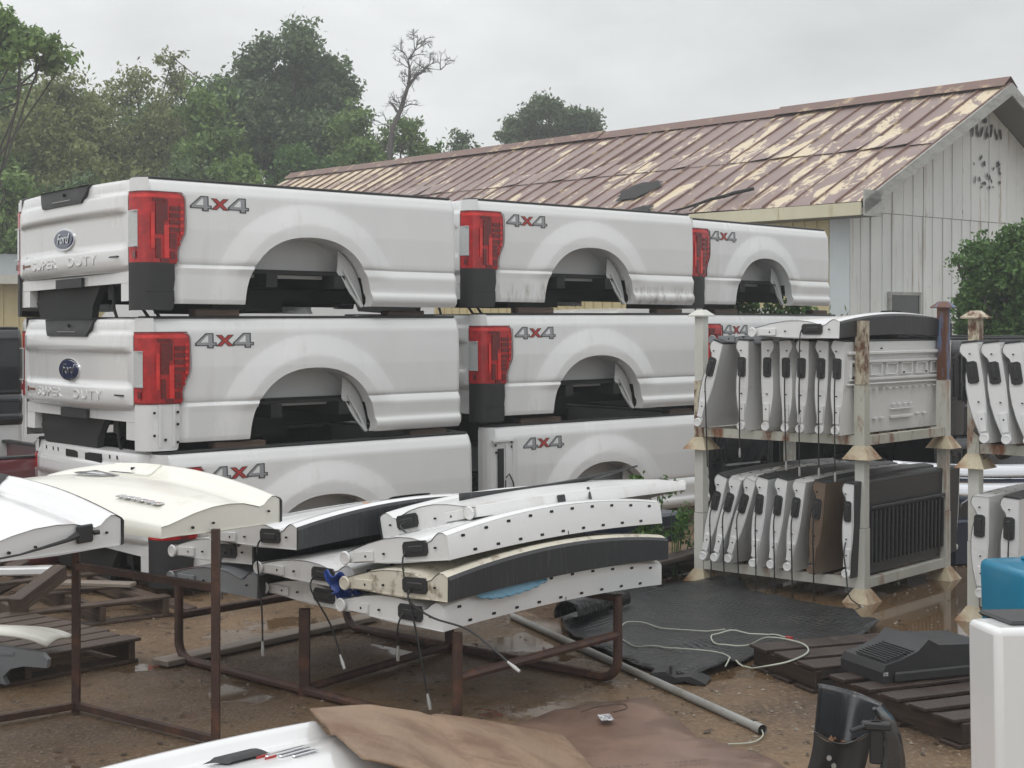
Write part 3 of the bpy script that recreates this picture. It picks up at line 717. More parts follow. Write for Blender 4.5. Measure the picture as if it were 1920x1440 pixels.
            b.box((.14, -.045, .30), (.155, -.03, .69), 0); b.box((.215, -.05, .28), (.23, -.03, .72), 0); b.box((.0, -.05, .715), (.24, -.02, .73), 0)
            b.build('lamp_pocket', [P_, M_['under']], t, smooth=False)
            b = MB(); b.tube([(.13,-.05,.42),(.16,-.06,.45),(.20,-.06,.38),(.22,-.055,.30)], .006, 6); b.tube([(.13,-.05,.40),(.12,-.06,.32),(.15,-.06,.30)], .005, 6); b.build('wiring', M_['cordb'], t)
        if trim:
            ck = ('trim', trim, mir)
            if ck not in _cache:
                b = MB(); lamp_loft(TRIM, -.004 if trim == 'white' else .002, 0, b)
                lamp_loft([(-.045,.215),(-.044,.10)], 0, 0, b)
                if trim == 'white':
                    b.box((.07, -.045, -.02), (.085, -.03, .26), 0); b.box((.17, -.045, -.02), (.185, -.03, .26), 0)
                    for (x, z) in ((.03,.2),(.03,.05),(.2,.2),(.2,.12),(.2,.0),(.11,.02)): b.box((x, -.042, z), (x+.014, -.033, z+.016), 1)
                else: b.box((.01, -.038, .076), (.22, -.034, .080), 1)
                me = b.mesh('corner_bracket' if trim == 'white' else 'corner_trim', [M_['white'] if trim == 'white' else M_['blackp'], M_['hole']], True, 40)
                if mir: me.transform(MM); me.flip_normals()
                _cache[ck] = me
            link(_cache[ck].name.split('.')[0], _cache[ck], t)
        ck = ('cor', paint, mir)
        if ck not in _cache:
            b = MB(); lamp_loft([(-.0, .23), (.27, .24)] if trim is None else [(.0,.2),(.27,.2)], -.012, 0, b); lamp_loft([(.27, .25), (.735, .27)], -.008, 0, b); lamp_loft([(.735, .27), (.75, .2), (.79, .20), (.812, .15)], -.006, 0, b, 4, 10); lamp_loft([(.812, .15), (.826, .14), (.832, .13)], -.014, 0, b, 4, 10)
            me = b.mesh('corner_panel', P_, True, 50)
            if mir: me.transform(MM); me.flip_normals()
            _cache[ck] = me
        link('corner_panel', _cache[ck], t)
    # rear sill
    ck = ('rsil', paint)
    if ck not in _cache:
        b = MB(); b.box((-.02, .13, .14), (.06, BW-.13, .214), 0); b.box((-.018, .12, .02), (.04, .26, .139), 0); b.box((-.018, BW-.26, .02), (.04, BW-.12, .139), 0)
        b.box((-.045, .82, .135), (-.021, 1.25, .20), 1)
        _cache[ck] = b.mesh('rear_sill', [P_, M_['blackp']], False)
    link('rear_sill', _cache[ck], t)
    if shield:
        if ('shi',) not in _cache:
            b = MB(); b.prism([(.66, .138), (1.62, .138), (1.74, .05), (1.66, -.07), (1.05, -.10), (.80, -.10), (.78, 0)], 'x', .02, .07, 0)
            _cache[('shi',)] = b.mesh('splash_shield', M_['under'], False)
            for q, pts in enumerate(([(.05,.52,.14),(.06,.53,-.02),(.08,.52,-.10)], [(.1,.20,.14),(.10,.20,-.02),(.14,.16,-.10)], [(.16,.16,.1),(.16,.16,-.02),(.2,.12,-.10)])):
                b = MB(); b.tube(pts, .011, 6); _cache[('shs', q)] = b.mesh('strap', M_['under'], False)
        link('splash_shield', _cache[('shi',)], t)
        for q in range(3): link('strap', _cache[('shs', q)], t)
    if gate:
        ck = ('gate', paint)
        if ck not in _cache:
            ys = np.concatenate([np.linspace(.12, .34, 10), np.linspace(.36, BW-.36, 24), np.linspace(BW-.34, BW-.12, 10)])
            zs = np.array([.215,.225,.235,.248,.262,.30,.345,.355,.365,.375,.385,.42,.50,.57,.585,.592,.60,.608,.615,.65,.70,.712,.725,.735,.745,.76,.80,.815,.825])
            V = []; NN = []; F = []; e_ = .004
            for z in zs:
                for y in ys:
                    o = float(tail_out(y, z)); V.append((-o, y, z))
                    gy = float(tail_out(y+e_, z)-tail_out(y-e_, z))/(2*e_); gz = float(tail_out(y, z+e_)-tail_out(y, z-e_))/(2*e_)
                    n_ = Vector((-1, -gy, -gz)).normalized(); NN.append(n_)
            n = len(ys)
            for j in range(len(zs)-1):
                for i in range(n-1):
                    a = j*n+i; F.append((a, a+n, a+n+1, a+1))
            o0 = len(V)
            for y in ys: V += [(-float(tail_out(y, .825)), y, .825), (.04, y, .835)]; NN += [Vector((-.3,0,1)).normalized()]*2
            for i in range(n-1): F.append((o0+2*i, o0+2*i+1, o0+2*i+3, o0+2*i+2))
            o0 = len(V)
            V += [(.045, .12, .215), (.045, BW-.12, .215), (.045, BW-.12, .83), (.045, .12, .83)]; NN += [Vector((1,0,0))]*4; F.append((o0, o0+1, o0+2, o0+3))
            me = bpy.data.meshes.new('tailgate'); me.from_pydata(V, [], F); me.materials.append(P_); me.polygons.foreach_set('use_smooth', [True]*len(F)); me.update()
            me.normals_split_custom_set_from_vertices([tuple(v) for v in NN])
            _cache[ck] = me
        g_ = link('tailgate', _cache[ck], t)
        if ('hnd',) not in _cache:
            yc = BW/2
            b = MB()
            def fh(u, v):
                y = yc + (u-.5)*(.80 - .16*(1-v)**1.2*1.0); z = .708+v*.118
                return (-.100 + .02*abs(u-.5)**2 - .010*math.cos(v*3), y, z)
            b.grid(fh, 12, 7, 0, flip=True)
            b.grid(lambda u, v: (-.098+.15*v, yc+(u-.5)*.80, .826+.012*v), 12, 2, 0, flip=True)
            for u in (0, 1):
                b.grid(lambda a, c: (fh(u, c)[0]*(1-a)+(-.03)*a, fh(u, c)[1], fh(u, c)[2]), 2, 7, 0)
            b.grid(lambda u, v: (fh(u, 0)[0]*(1-v)-.03*v, fh(u, 0)[1], .708), 12, 2, 0)
            b.box((-.1115, yc-.16, .738), (-.108, yc+.14, .743), 1); b.tube([(-.100, yc-.04, .785), (-.113, yc-.04, .785)], .013, 10, 0)
            _cache[('hnd',)] = b.mesh('handle', [M_['blackp'], M_['steel']], True, 30)
            b = MB()
            for (k_, rx, rz, xx, mi) in ((0, .165, .078, -.086, 0), (1, .150, .066, -.092, 1)):
                n = 32; P = [(xx-.004, yc, .475)] + [(xx, yc+rx*math.cos(2*math.pi*i/n), .475+rz*math.sin(2*math.pi*i/n)) for i in range(n)] + [(-.06, yc+rx*math.cos(2*math.pi*i/n), .475+rz*math.sin(2*math.pi*i/n)) for i in range(n)]
                b.add(P, [(0, 1+(i+1) % n, 1+i) for i in range(n)] + [(1+i, 1+(i+1) % n, 1+n+(i+1) % n, 1+n+i) for i in range(n)], mi)
            _cache[('emb',)] = b.mesh('emblem', [M_['chrome'], M_['blue']], True, 50)
        if handle: link('handle', _cache[('hnd',)], g_)
        else:
            for (y, w_, h_) in ((.72, .26, .055), (1.10, .2, .04), (.5, .02, .015), (.6, .02, .015), (1.45, .02, .015), (1.55, .02, .015), (1.7, .02, .015)):
                xx = -float(tail_out(y+w_/2, .78))-.003
                MB().box((xx, y, .79-h_), (xx+.03, y+w_, .80)).build('handle_opening', M_['hole'], g_, smooth=False)
        if paint in ('white', 'whitem'):
            em = link('emblem', _cache[('emb',)], g_)
            RT = Matrix(((0,0,-1,0),(-1,0,0,0),(0,1,0,0),(0,0,0,1)))      # text faces -x, reads along -y
            if ('let',) not in _cache:
                o = text_mesh('script', 'Ford', .10, .001, M_['chrome'], None, Matrix.Translation((-.0975, BW/2, .475)) @ RT, shear=.35, bevel=.0008); _cache[('scr',)] = o.data; bpy.data.objects.remove(o)
                for q, (w_, yy) in enumerate((('SUPER', BW/2+.33), ('DUTY', BW/2-.30))):
                    o = text_mesh('lettering', w_, .088, .003, P_, None, Matrix.Translation((-.0985, yy, .305)) @ RT, bevel=.0015, spacing=1.2, sx=1.62)
                    for v in o.data.vertices:
                        m_ = (v.co.y-BW/2)/(BW/2-.12); v.co.x += .055*(m_*m_)
                    _cache[('let', q)] = o.data; bpy.data.objects.remove(o)
                _cache[('let',)] = 1
                b = MB()
                def mk(y0, y1, z0, z1, mi):
                    ym = (y0+y1)/2; x_ = -float(tail_out(ym, (z0+z1)/2))-.004; b.box((x_, y0, z0), (x_+.02, y1, z1), mi)
                mk(.22, .38, .312, .322, 0)
                for q in range(6): mk(1.63+q*.022, 1.645+q*.022, .31, .325, 1)
                mk(1.775, 1.80, .30, .335, 1)
                _cache[('bad',)] = b.mesh('badge', [M_['decb'], plain('brown_badge', (.2,.08,.05), .4)], False)
            link('script', _cache[('scr',)], em); link('lettering', _cache[('let', 0)], g_); link('lettering', _cache[('let', 1)], g_); link('badge', _cache[('bad',)], g_)
    return t
def bedM(X, Y, rim, ang=40.2, pitch=0, roll=0):
    return Matrix.Translation((X, Y, rim-BH)) @ Matrix.Rotation(R(ang), 4, 'Z') @ Matrix.Rotation(R(pitch), 4, 'Y') @ Matrix.Rotation(R(roll), 4, 'X')
make_bed('white pickup bed on top of the leftmost stack, tailgate and blue oval emblem showing', bedM(-2.43, 9.97, 2.775, 40.2, .25, -1.0))
make_bed('middle white pickup bed of the leftmost stack, bare white bracket below its red lamp', bedM(-2.40, 9.99, 1.845, 40.2, -.3), trim='white')
make_bed('bottom white pickup bed of the leftmost stack, partly hidden by the cream tailgate', bedM(-2.30, 9.98, .945, 40.2, -.5), handle=False)
make_bed('white pickup bed on top of the middle stack', bedM(-.325, 12.36, 2.825, 40.2, .2), paint='whitem')
make_bed('white pickup bed in the middle row of the middle stack', bedM(-.25, 12.36, 1.885, 40.2, -.3))
make_bed('lowest white pickup bed of the middle stack, tail lamp removed and weeds beside it', bedM(-.18, 12.36, .965, 40.2, -.4), lamp=False, trim=None, gate=False, shield=False)
make_bed('white pickup bed on top of the rightmost stack nearest the shed corner', bedM(1.72, 14.8, 2.84, 47.6, 0), shield=False)
make_bed('white pickup bed second in the rightmost stack, behind the steel rack posts', bedM(1.86, 14.9, 1.905, 47.6, 0))
make_bed('black pickup bed under the rightmost white stack, behind the steel rack', bedM(1.95, 15.0, .98, 47.6, 0), paint='darkpaint', dec=False, lamp=False, gate=False, trim=None, shield=False)
make_bed('dark grey pickup bed at the left edge of the picture behind the leftmost stack', bedM(-6.25, 11.5, 1.77, 40.2, 0), paint='darkpaint', dec=False, lamp=False, gate=False, trim=None, shield=False)
make_bed('plain white pickup bed low at the left edge under the dark grey bed', bedM(-6.25, 11.5, 1.02, 40.2, 0), dec=False, lamp=False, gate=False, trim=None, shield=False)
make_bed('maroon pickup bed on the ground at the left edge', bedM(-5.2, 10.1, .80, 40.2, 0), paint='maroon', dec=False, lamp=False, gate=False, trim=None, shield=False)
make_bed('black pickup bed on top behind the two steel racks at right', bedM(3.75, 13.1, 1.68, 40.2, 0), paint='darkpaint', dec=False, lamp=False, gate=False, trim=None, shield=False)
make_bed('black pickup bed on the ground behind the two steel racks at right', bedM(3.75, 13.1, .84, 40.2, 0), paint='darkpaint', dec=False, lamp=False, gate=False, trim=None, shield=False)
# wooden blocks between stacked beds
def block(bx, x, y, z, lab, sx=.34, mat='wood'):
    M = Matrix.Translation((bx[0], bx[1], 0)) @ Matrix.Rotation(R(bx[2]), 4, 'Z')
    p = M @ Vector((x, y, z)); o = MB().bbox((-sx/2, -.05, 0), (sx/2, .05, .05), .006).build('wood_block', M_[mat], None, False)
    o.location = p; o.rotation_euler = (0, 0, R(bx[2])); tag(o, lab, 'wood block', 'wood blocks between the beds')
block((-2.43, 9.97, 40.2), .58, .08, 1.862, 'brown wood block under the top left bed, left of its wheel arch')
block((-2.43, 9.97, 40.2), 2.2, .12, 1.862, 'wood block under the front end of the top left bed')
block((-2.3, 9.98, 40.2), .62, .10, .955, 'wood block under the middle left bed, below its wheel arch', .4)
block((-2.3, 9.98, 40.2), 2.25, .12, .965, 'wood block under the front end of the middle left bed')
block((-.25, 12.36, 40.2), .62, .08, 1.90, 'wood block under the top bed of the middle stack', .4)
block((-.25, 12.36, 40.2), 2.25, .10, 1.90, 'dark wood block under the front of the top middle bed')
block((-.18, 12.36, 40.2), .60, .10, .975, 'wood block under the second bed of the middle stack', .45)
block((-.18, 12.36, 40.2), 2.3, .10, .985, 'wood block under the front of the second middle bed', .3)
block((1.86, 14.9, 47.6), .5, .1, 1.915, 'wood block under the top bed of the rightmost stack', .4)
block((1.86, 14.9, 47.6), 2.3, .1, 1.915, 'wood block under the front of the top right bed', .3)

# ------------------------------------------------------------------ loose tailgates
TL, TH = 1.62, .68
PY = [0, .025, .05, .075, .10, .125, .16, .22, .30, .40, .50, .58, .64, .68]
PT = [.108, .122, .125, .112, .092, .086, .096, .112, .120, .118, .104, .086, .072, .068]
def rest_path(pts): return pts
def make_tailgate(label, M, paint='white', strip='black', cable=None, handle=None, extras=(), rib=False, group='loose pickup tailgates', latch=True, bow=.06, inner='plain', th=1.0, hpos=None, cup=True):
    t = thing('tailgate', label, 'tailgate', M=M, group=group)
    key = ('tg', paint, strip, bow, inner, th, rib)
    if key not in _cache:
        P_ = M_[paint]; nx = 25
        bw = lambda x: bow*(1-(2*x/TL-1)**2)
        b = MB()
        ny = len(PY)
        V = []
        for i in range(nx):
            x = TL*i/(nx-1)
            for y, z in zip(PY, PT):
                inset = .0 if 0 < i < nx-1 else 0
                V.append((x, y, z*th + bw(x)*(1-.75*(y/TH))))
        F = [(i*ny+j, (i+1)*ny+j, (i+1)*ny+j+1, i*ny+j+1) for i in range(nx-1) for j in range(ny-1)]
        b.add(V, F, 0)
        zb = lambda x: bw(x)*.25
        for i0, fl in ((0, False), (nx-1, True)):        # end faces
            x = TL*i0/(nx-1); xe = x + (.004 if i0 == 0 else -.004)
            n0 = len(b.v)
            P = [(xe, PY[j], PT[j]*th + bw(x) - .003) for j in range(ny)] + [(xe, PY[j], .002 + (.018*sst(.3, .62, PY[j]))) for j in range(ny)]
            b.add(P, [((j, j+1, ny+j+1, ny+j) if not fl else (j, ny+j, ny+j+1, j+1)) for j in range(ny-1)], 0)
            # rim lip
            P = []
            for j in range(ny): P += [(x, PY[j], PT[j]*th), (xe, PY[j], PT[j]*th-.003)]
        # hinge edge
        V = []
        for i in range(nx):
            x = TL*i/(nx-1); V += [(x, TH, .02), (x, TH, PT[-1]*th+bw(x)*.25)]
        b.add(V, [(2*i, 2*i+1, 2*i+3, 2*i+2) for i in range(nx-1)], 0)
        # bottom (inner) sheet
        V = []
        for i in range(nx):
            x = TL*i/(nx-1); V += [(x, .006, .002+bw(x)*.4), (x, TH, .02)]
        _b2 = MB(); _b2.add(V, [(2*i, 2*i+1, 2*i+3, 2*i+2) for i in range(nx-1)], 0)
        if inner == 'ribs':
            def rr(x0, x1, y0, y1, d=.008, w=.014):
                for a, c in (((x0,y0),(x1,y0+w)), ((x0,y1-w),(x1,y1)), ((x0,y0+w),(x0+w,y1-w)), ((x1-w,y0+w),(x1,y1-w))):
                    _b2.bbox((a[0], a[1], -d+.004), (c[0], c[1], .012), .003, 0)
            _b2.bbox((.05, .075, -.014), (TL-.05, .10, .01), .006, 0)
            rr(.08, TL-.08, .14, .29, .012, .02)
            for k in range(6): rr(.14+k*.23, .31+k*.23, .165, .255, .007, .010)
            _b2.bbox((.05, .31, -.010), (TL-.05, .322, .01), .004, 0)
            for k in range(14): _b2.bbox((.14+k*.10, .350, -.006), (.175+k*.10, .36, .012), .002, 0)
            for k in range(4): _b2.bbox((.72+k*.085, .475, -.008), (.755+k*.085, .49, .014), .003, 0)
            _b2.bbox((.70, .512, -.007), (1.02, .522, .016), .003, 0); _b2.bbox((.70, .565, -.010), (1.02, .588, .018), .004, 0)
            for k in range(2): _b2.bbox((1.10+k*.1, .56, -.007), (1.14+k*.1, .575, .018), .003, 0); _b2.bbox((.55-k*.1, .57, -.007), (.59-k*.1, .585, .018), .003, 0)
            for k in range(2): _b2.box((.10, .17+k*.09, -.013), (.12, .185+k*.09, .0), 1)
            for k in range(3): _b2.box((.5+k*.35, .235 if k else .05, -.010), (.512+k*.35, .247 if k else .062, .0), 1)
        if inner == 'slats':
            _b2.bbox((.22, .18, -.02), (TL-.28, .20, .0), .004, 0)
            for k in range(19): _b2.bbox((.23+k*.06, .215, -.014), (.255+k*.06, .60, .01), .005, 0)
        # strip
        _b3 = MB(); V = []
        o = .0 if strip != 'black' else .010
        for i in range(nx):
            x = TL*i/(nx-1)
            if strip == 'black': q_ = bw(x)*.4; V += [(x, .004, q_), (x, -o, q_+.004), (x, -o-.004, PT[0]*th+bw(x)-.012), (x, -.002, PT[0]*th+bw(x)+.002)]
            else: q_ = bw(x)*.4; V += [(x, .004, q_), (x, -.002, q_+.002), (x, -.002, PT[0]*th+bw(x)-.01), (x, .003, PT[0]*th+bw(x)+.001)]
        _b3.add(V, [(4*i+k, 4*i+4+k, 4*i+5+k, 4*i+1+k) for i in range(nx-1) for k in range(3)], 0)
        _b3.add([V[0], V[1], V[2], V[3]], [(0,1,2,3)], 0); _b3.add([V[-4], V[-3], V[-2], V[-1]], [(3,2,1,0)], 0)
        if strip == 'holes':
            def oval(x, z, w=.026, h=.012):
                P = [(x+w/2*math.cos(q)*(1), -.0035, z+h/2*math.sin(q)) for q in [2*math.pi*k/12 for k in range(12)]]
                P = [(x+max(-w/2, min(w/2, w*.75*math.cos(2*math.pi*k/12))), -.0035, z+max(-h/2, min(h/2, h*.75*math.sin(2*math.pi*k/12)))) for k in range(12)]
                _b3.add(P, [tuple(range(12))], 1)
            for k in range(10):
                x = .10+k*.158; oval(x, PT[0]*th+bw(x)-.022)
                x = .17+k*.158
                if x < TL-.03: oval(x, .022+bw(x)*.4)
            oval(.84, .035, .005, .018)
        _b3m = [M_['strip'] if strip == 'black' else M_[paint], M_['hole']]
        # ends: latch, hinge cup, plate
        _b4 = []
        for e_ in (0, 1):
            bl = MB(); xx = .0; n = 14
            cy, cz, hw, hh = .20, .058*th+.004, .075, .031*th+.004
            P = []
            for k in range(n):
                a = 2*math.pi*k/n; cx_ = max(-1, min(1, 1.35*math.cos(a))); sz_ = max(-1, min(1, 1.25*math.sin(a))); P.append((cy+hw*cx_, cz+hh*sz_))
            if e_ == 0: bl.prism(P, 'x', -.006, .006)
            else: bl.prism(P, 'x', TL-.006, TL+.006)
            x0 = -.012 if e_ == 0 else TL; bl.bbox((x0, .15, cz-.016), (x0+.012, .24, cz+.014), .004)
            bh = MB(); s_ = -1 if e_ == 0 else 1; xb = 0 if e_ == 0 else TL
            ring = [(xb+s_*.0, TH-.035+.026*math.cos(q), .044+.026*math.sin(q)) for q in [2*math.pi*k/16 for k in range(17)]]
            bh.tube([(p[0]+s_*.014, p[1], p[2]) for p in ring], .007, 6)
            bh.tube([(xb-s_*.002, TH-.035, .044), (xb+s_*.018, TH-.035, .044)], .022, 14)
            a0, a1 = (xb-.008, xb+.002) if e_ == 0 else (xb-.002, xb+.008)
            bh.bbox((a0, .47, .022), (a1, .60, .068), .002)
            bqs = []
            for (yy, zz, rr_) in ((.515, .045, .006), (.40, .05, .005), (.075, .06, .005)):
                bq = MB(); bq.tube([(xb, yy, zz), (xb+s_*.0095, yy, zz)], rr_, 8); bqs.append(bq.mesh('bolt_hole', M_['hole'], False))
            _b4.append((bl.mesh('latch', M_['blackp'], True, 30), bh.mesh('hinge_cup', M_[paint], True, 40), bqs))
        inm = {'slats': 'strip'}.get(inner, paint)
        _cache[key] = (fixm(b.mesh('shell', P_, True, 40)), _b2.mesh('inner_panel', [M_[inm], M_['hole']], False), _b3.mesh('top_strip', _b3m, True, 30), _b4)
    sh, ip, st, ends = _cache[key]
    so_ = link('shell', sh, t); link('inner_panel', ip, t); link('top_strip', st, t)
    for e_, (a, c, d) in enumerate(ends):
        if latch: link('latch', a, t)
        if cup: link('hinge_cup', c, t)
        [link('bolt_hole', q_, so_) for q_ in d]
    if cable:
        b = MB(); pts = cable; sm = []
        for i in range(len(pts)-1):
            p0 = Vector(pts[max(0, i-1)]); p1 = Vector(pts[i]); p2 = Vector(pts[i+1]); p3 = Vector(pts[min(len(pts)-1, i+2)])
            for k in range(5):
                q = k/5; sm.append(.5*((2*p1)+(-p0+p2)*q+(2*p0-5*p1+4*p2-p3)*q*q+(-p0+3*p1-3*p2+p3)*q**3))
        sm.append(Vector(pts[-1])); b.tube(sm, .0045, 6); c_ = b.build('cable', M_['cordb'], t)
        d = (Vector(pts[-1])-Vector(pts[-2])).normalized(); p = Vector(pts[-1])
        b = MB(); b.tube([p-d*.01, p+d*.03, p+d*.06], [.005, .009, .007], 8); b.build('eyelet', M_['steel'], c_)
    if handle:
        hx = hpos[0] if hpos else TL/2 + (.10 if handle == 'cream' else 0); b = MB()
        bz = lambda x, y: float(np.interp(y, PY, PT))*th + bow*(1-(2*x/TL-1)**2)*(1-.75*y/TH)
        mi = {'black': 'blackp', 'cream': 'cream'}[handle]
        if handle == 'black':
            def fh(u, v):
                x = hx+(u-.5)*((.22 if hpos else .30)-.05*v); y = (hpos[1] if hpos else .05)+v*(.10 if hpos else .15); e__ = 4*u*(1-u)
                return (x, y, bz(x, y)+.006+.016*min(1, 6*u, 6*(1-u), 5*v+.2, 5*(1-v)+.2))
            b.grid(fh, 14, 8, 0); b.build('handle', M_['blackp'], t)
        else:
            def fh(u, v):
                x = hx+(u-.5)*(.34-.06*v); y = .055+v*.14; return (x, y, bz(x, y)+.008)
            b.grid(fh, 10, 6, 0)
            for u in (0, 1): b.grid(lambda a, c: (fh(u, c)[0], fh(u, c)[1], fh(u, c)[2]-.012*a), 2, 6, 0)
            b.grid(lambda a, c: (fh(a, 1)[0], fh(a, 1)[1], fh(a, 1)[2]-.012*c), 10, 2, 0)
            b.grid(lambda u, v: (hx+(u-.5)*.17, .14+.028*v, fh(.5, .6)[2]+.007), 6, 2, 1)
            b.tube([(hx, .085, bz(hx, .085)), (hx, .085, bz(hx, .085)+.012)], .012, 10, 1)
            b.build('handle', [M_['cream'], M_['hole']], t)
    for ex in extras:
        ex(t, lambda x, y: float(np.interp(y, PY, PT))*th + bow*(1-(2*x/TL-1)**2)*(1-.75*y/TH))
    return t
def fixm(me):
    import bmesh
    bm = bmesh.new(); bm.from_mesh(me); bmesh.ops.remove_doubles(bm, verts=bm.verts, dist=.0005); bmesh.ops.recalc_face_normals(bm, faces=bm.faces); bm.to_mesh(me); bm.free(); return me
def TM(X, Y, z, ang, rx=0, ry=0): return Matrix.Translation((X, Y, z)) @ Matrix.Rotation(R(ang), 4, 'Z') @ Matrix.Rotation(R(rx), 4, 'X') @ Matrix.Rotation(R(ry), 4, 'Y')
E1 = Vector((.66, .751, 0)); E2 = Vector((-.751, .66, 0)); AT = 48.7
def on(base, a, c): return base + E1*a + E2*c
B0 = Vector((-.30, 6.62, 0))
def pos(a, c, z, da=0, rx=0, ry=0):
    p = on(B0, a, c); return TM(p.x, p.y, z, AT+da, rx, ry)
hang = lambda y, l, x=-.02: [(x+.005, y, .06), (x-.02, y, .02), (x-.02, y+.01, -l*.5), (x-.01, y+.02, -l)]
grp = 'tailgates stacked flat on the pipe table'
make_tailgate('lowest white tailgate of the right pile on the pipe table, slotted edge showing', pos(0, 0, .462), 'white', 'holes', [(-.005,.24,.06),(-.03,.25,0),(-.02,.26,-.10)], group=grp)
make_tailgate('grimy cream tailgate with black edge strip second from bottom in the right pile', pos(-.02, -.05, .60, 0, -2.6), 'creamd', 'black', [(-.005,.22,.05),(-.04,.20,.0),(-.05,.05,-.06),(-.04,-.16,-.10),(-.02,-.36,-.22)], group=grp)
make_tailgate('white slotted-edge tailgate just below the top of the right pile', pos(.02, -.02, .775, 1, -8.5), 'white', 'holes', [(-.005,.26,.05),(-.03,.26,-.02),(-.03,.22,-.30),(-.02,.20,-.58)], group=grp)
# top one lies the other way round, hinge edge to the near right, tilted
p4 = Vector((-.16, 7.10, .885))
Mt = Matrix.Translation(p4) @ Matrix.Rotation(R(AT-2), 4, 'Z') @ Matrix.Rotation(R(-12.5), 4, 'X') @ Matrix.Translation((TL, TH, 0)) @ Matrix.Rotation(math.pi, 4, 'Z')
def cord_ex(t, bz):
    b = MB(); b.bbox((TL-.62, TH-.0, .02), (TL-.57, TH+.016, .075), .004); b.tube([(TL-.60,TH+.01,.035),(TL-.70,TH+.03,.0),(TL-.80,TH+.02,.03),(TL-.84,TH-.02,.095)], .008, 6); b.build('plug', M_['blackp'], t)
make_tailgate('topmost tailgate of the right pile lying hinge edge outward with a black plug', Mt, 'whited', 'black', [(TL+.005,.20,.06),(TL+.05,.20,.04),(TL+.10,.35,-.02),(TL+.02,.62,-.10)], group=grp, extras=(cord_ex,))
make_tailgate('lowest tailgate of the middle pile showing at the end, dark square in its edge', pos(.07, .66, .455, -2), 'whited', 'holes', None, group=grp, bow=.03, th=.9)
make_tailgate('upper white tailgate of the middle pile with black latch and dangling cable', pos(.05, .63, .565, 2), 'whited', 'holes', [(-.005,.26,.04),(-.03,.25,-.02),(-.05,.10,-.16),(-.06,.02,-.30)], group=grp, bow=.03, th=.9)
make_tailgate('grey tailgate at the bottom left of the pipe table', pos(.03, 1.30, .45, 3), 'grey', 'black', None, group=grp, bow=.04, latch=False)
make_tailgate('white tailgate second from top in the left pile, black latch showing', pos(.08, 1.40, .60, 0, -3), 'whited', 'black', hang(.20, .12), group=grp, bow=.05)
def sticker(t, bz):
    b = MB(); x0 = .72; P = [(.62,.18),(.80,.10),(.84,.15),(.66,.26)]
    b.add([(x, y, bz(x, y)+.004) for x, y in P], [(0,1,2,3)], 0); b.build('sticker', M_['orange'], t, smooth=False)
make_tailgate('large white tailgate with black strip and black handle on top of the left pile', pos(.02, .99, .72, -1, -3), 'white', 'black', [(-.005,.26,.05),(-.03,.27,-.02),(-.02,.26,-.30),(-.03,.25,-.46)], 'black', extras=(sticker,), group=grp, bow=.07)
# tailgates on the square-tube table at left
def cream_ex(t, bz):
    b = MB(); n = 20
    for (rx, ry, h, mi) in ((.16, .055, .012, 0), (.12, .035, .018, 0)):
        P = [(TL/2+.14, .27, bz(TL/2, .27)+h+.004)]+[(TL/2+.14+rx*math.cos(2*math.pi*k/n)*(1 if k % 2 else .92), .27+ry*math.sin(2*math.pi*k/n), bz(TL/2, .27)+h*.4) for k in range(n)]
        b.add(P, [(0, 1+k, 1+(k+1) % n) for k in range(n)], mi)
    b.build('emblem', M_['chrome'], t)
    b = MB(); x = .20
    for k, w in enumerate((.05, .035, .045, .03, .05, .035)):
        b.bbox((x, .49, bz(x, .49)+.001), (x+w, .53, bz(x, .50)+.010), .002); x += w+.008
    b.build('badge', M_['chrome'], t, smooth=False)
g2 = 'tailgates on the square tube table'
make_tailgate('cream tailgate with chrome emblem and recessed handle lying face up', TM(-1.04, 6.83, .915, 143, -1.5), 'cream', 'black', None, 'cream', extras=(cream_ex,), group=g2, bow=.10, latch=False, cup=False)
def wl_ex(t, bz):
    b = MB(); b.bbox((-.012, .14, .035), (.0, .22, .105), .006); b.tube([(-.01,.14,.07),(-.018,.12,.07)], .01, 8); b.tube([(-.012,.22,.07),(-.03,.28,.06),(-.02,.48,.035),(-.02,.7,.03)], [.014,.008,.004,.004], 6); b.build('plug', M_['blackp'], t)
make_tailgate('bright white tailgate at the left edge beside the cream one, black plug on its end', TM(-1.535, 5.98, .935, 143, -1.5), 'white', 'black', None, 'black', extras=(wl_ex,), group=g2, bow=.12, latch=False, cup=False)
# bottom foreground tailgate
def fg_ex(t, bz):
    b = MB()
    for k in range(3):
        b.bbox((.26, .28+k*.03, bz(.35, .31)+.0), (.42-.03*k, .294+k*.03, bz(.35, .27)+.010), .003)
    o = b.build('badge', M_['chrome'], t, smooth=False)
    b = MB(); b.prism([(.40,.268),(.44,.268),(.45,.276),(.41,.276)], 'z', bz(.4,.3)-.002, bz(.4,.3)+.006); b.prism([(.385,.298),(.43,.298),(.44,.306),(.395,.306)], 'z', bz(.4,.3)-.002, bz(.4,.3)+.006); b.build('red_letter', M_['decr'], t, smooth=False)
make_tailgate('white tailgate in the bottom foreground with black handle, partly under cardboard', TM(-.72, 5.33, .295, 180+AT, 0), 'white', 'plain', None, 'black', extras=(fg_ex,), group=None, bow=.025, hpos=(.47, .17))

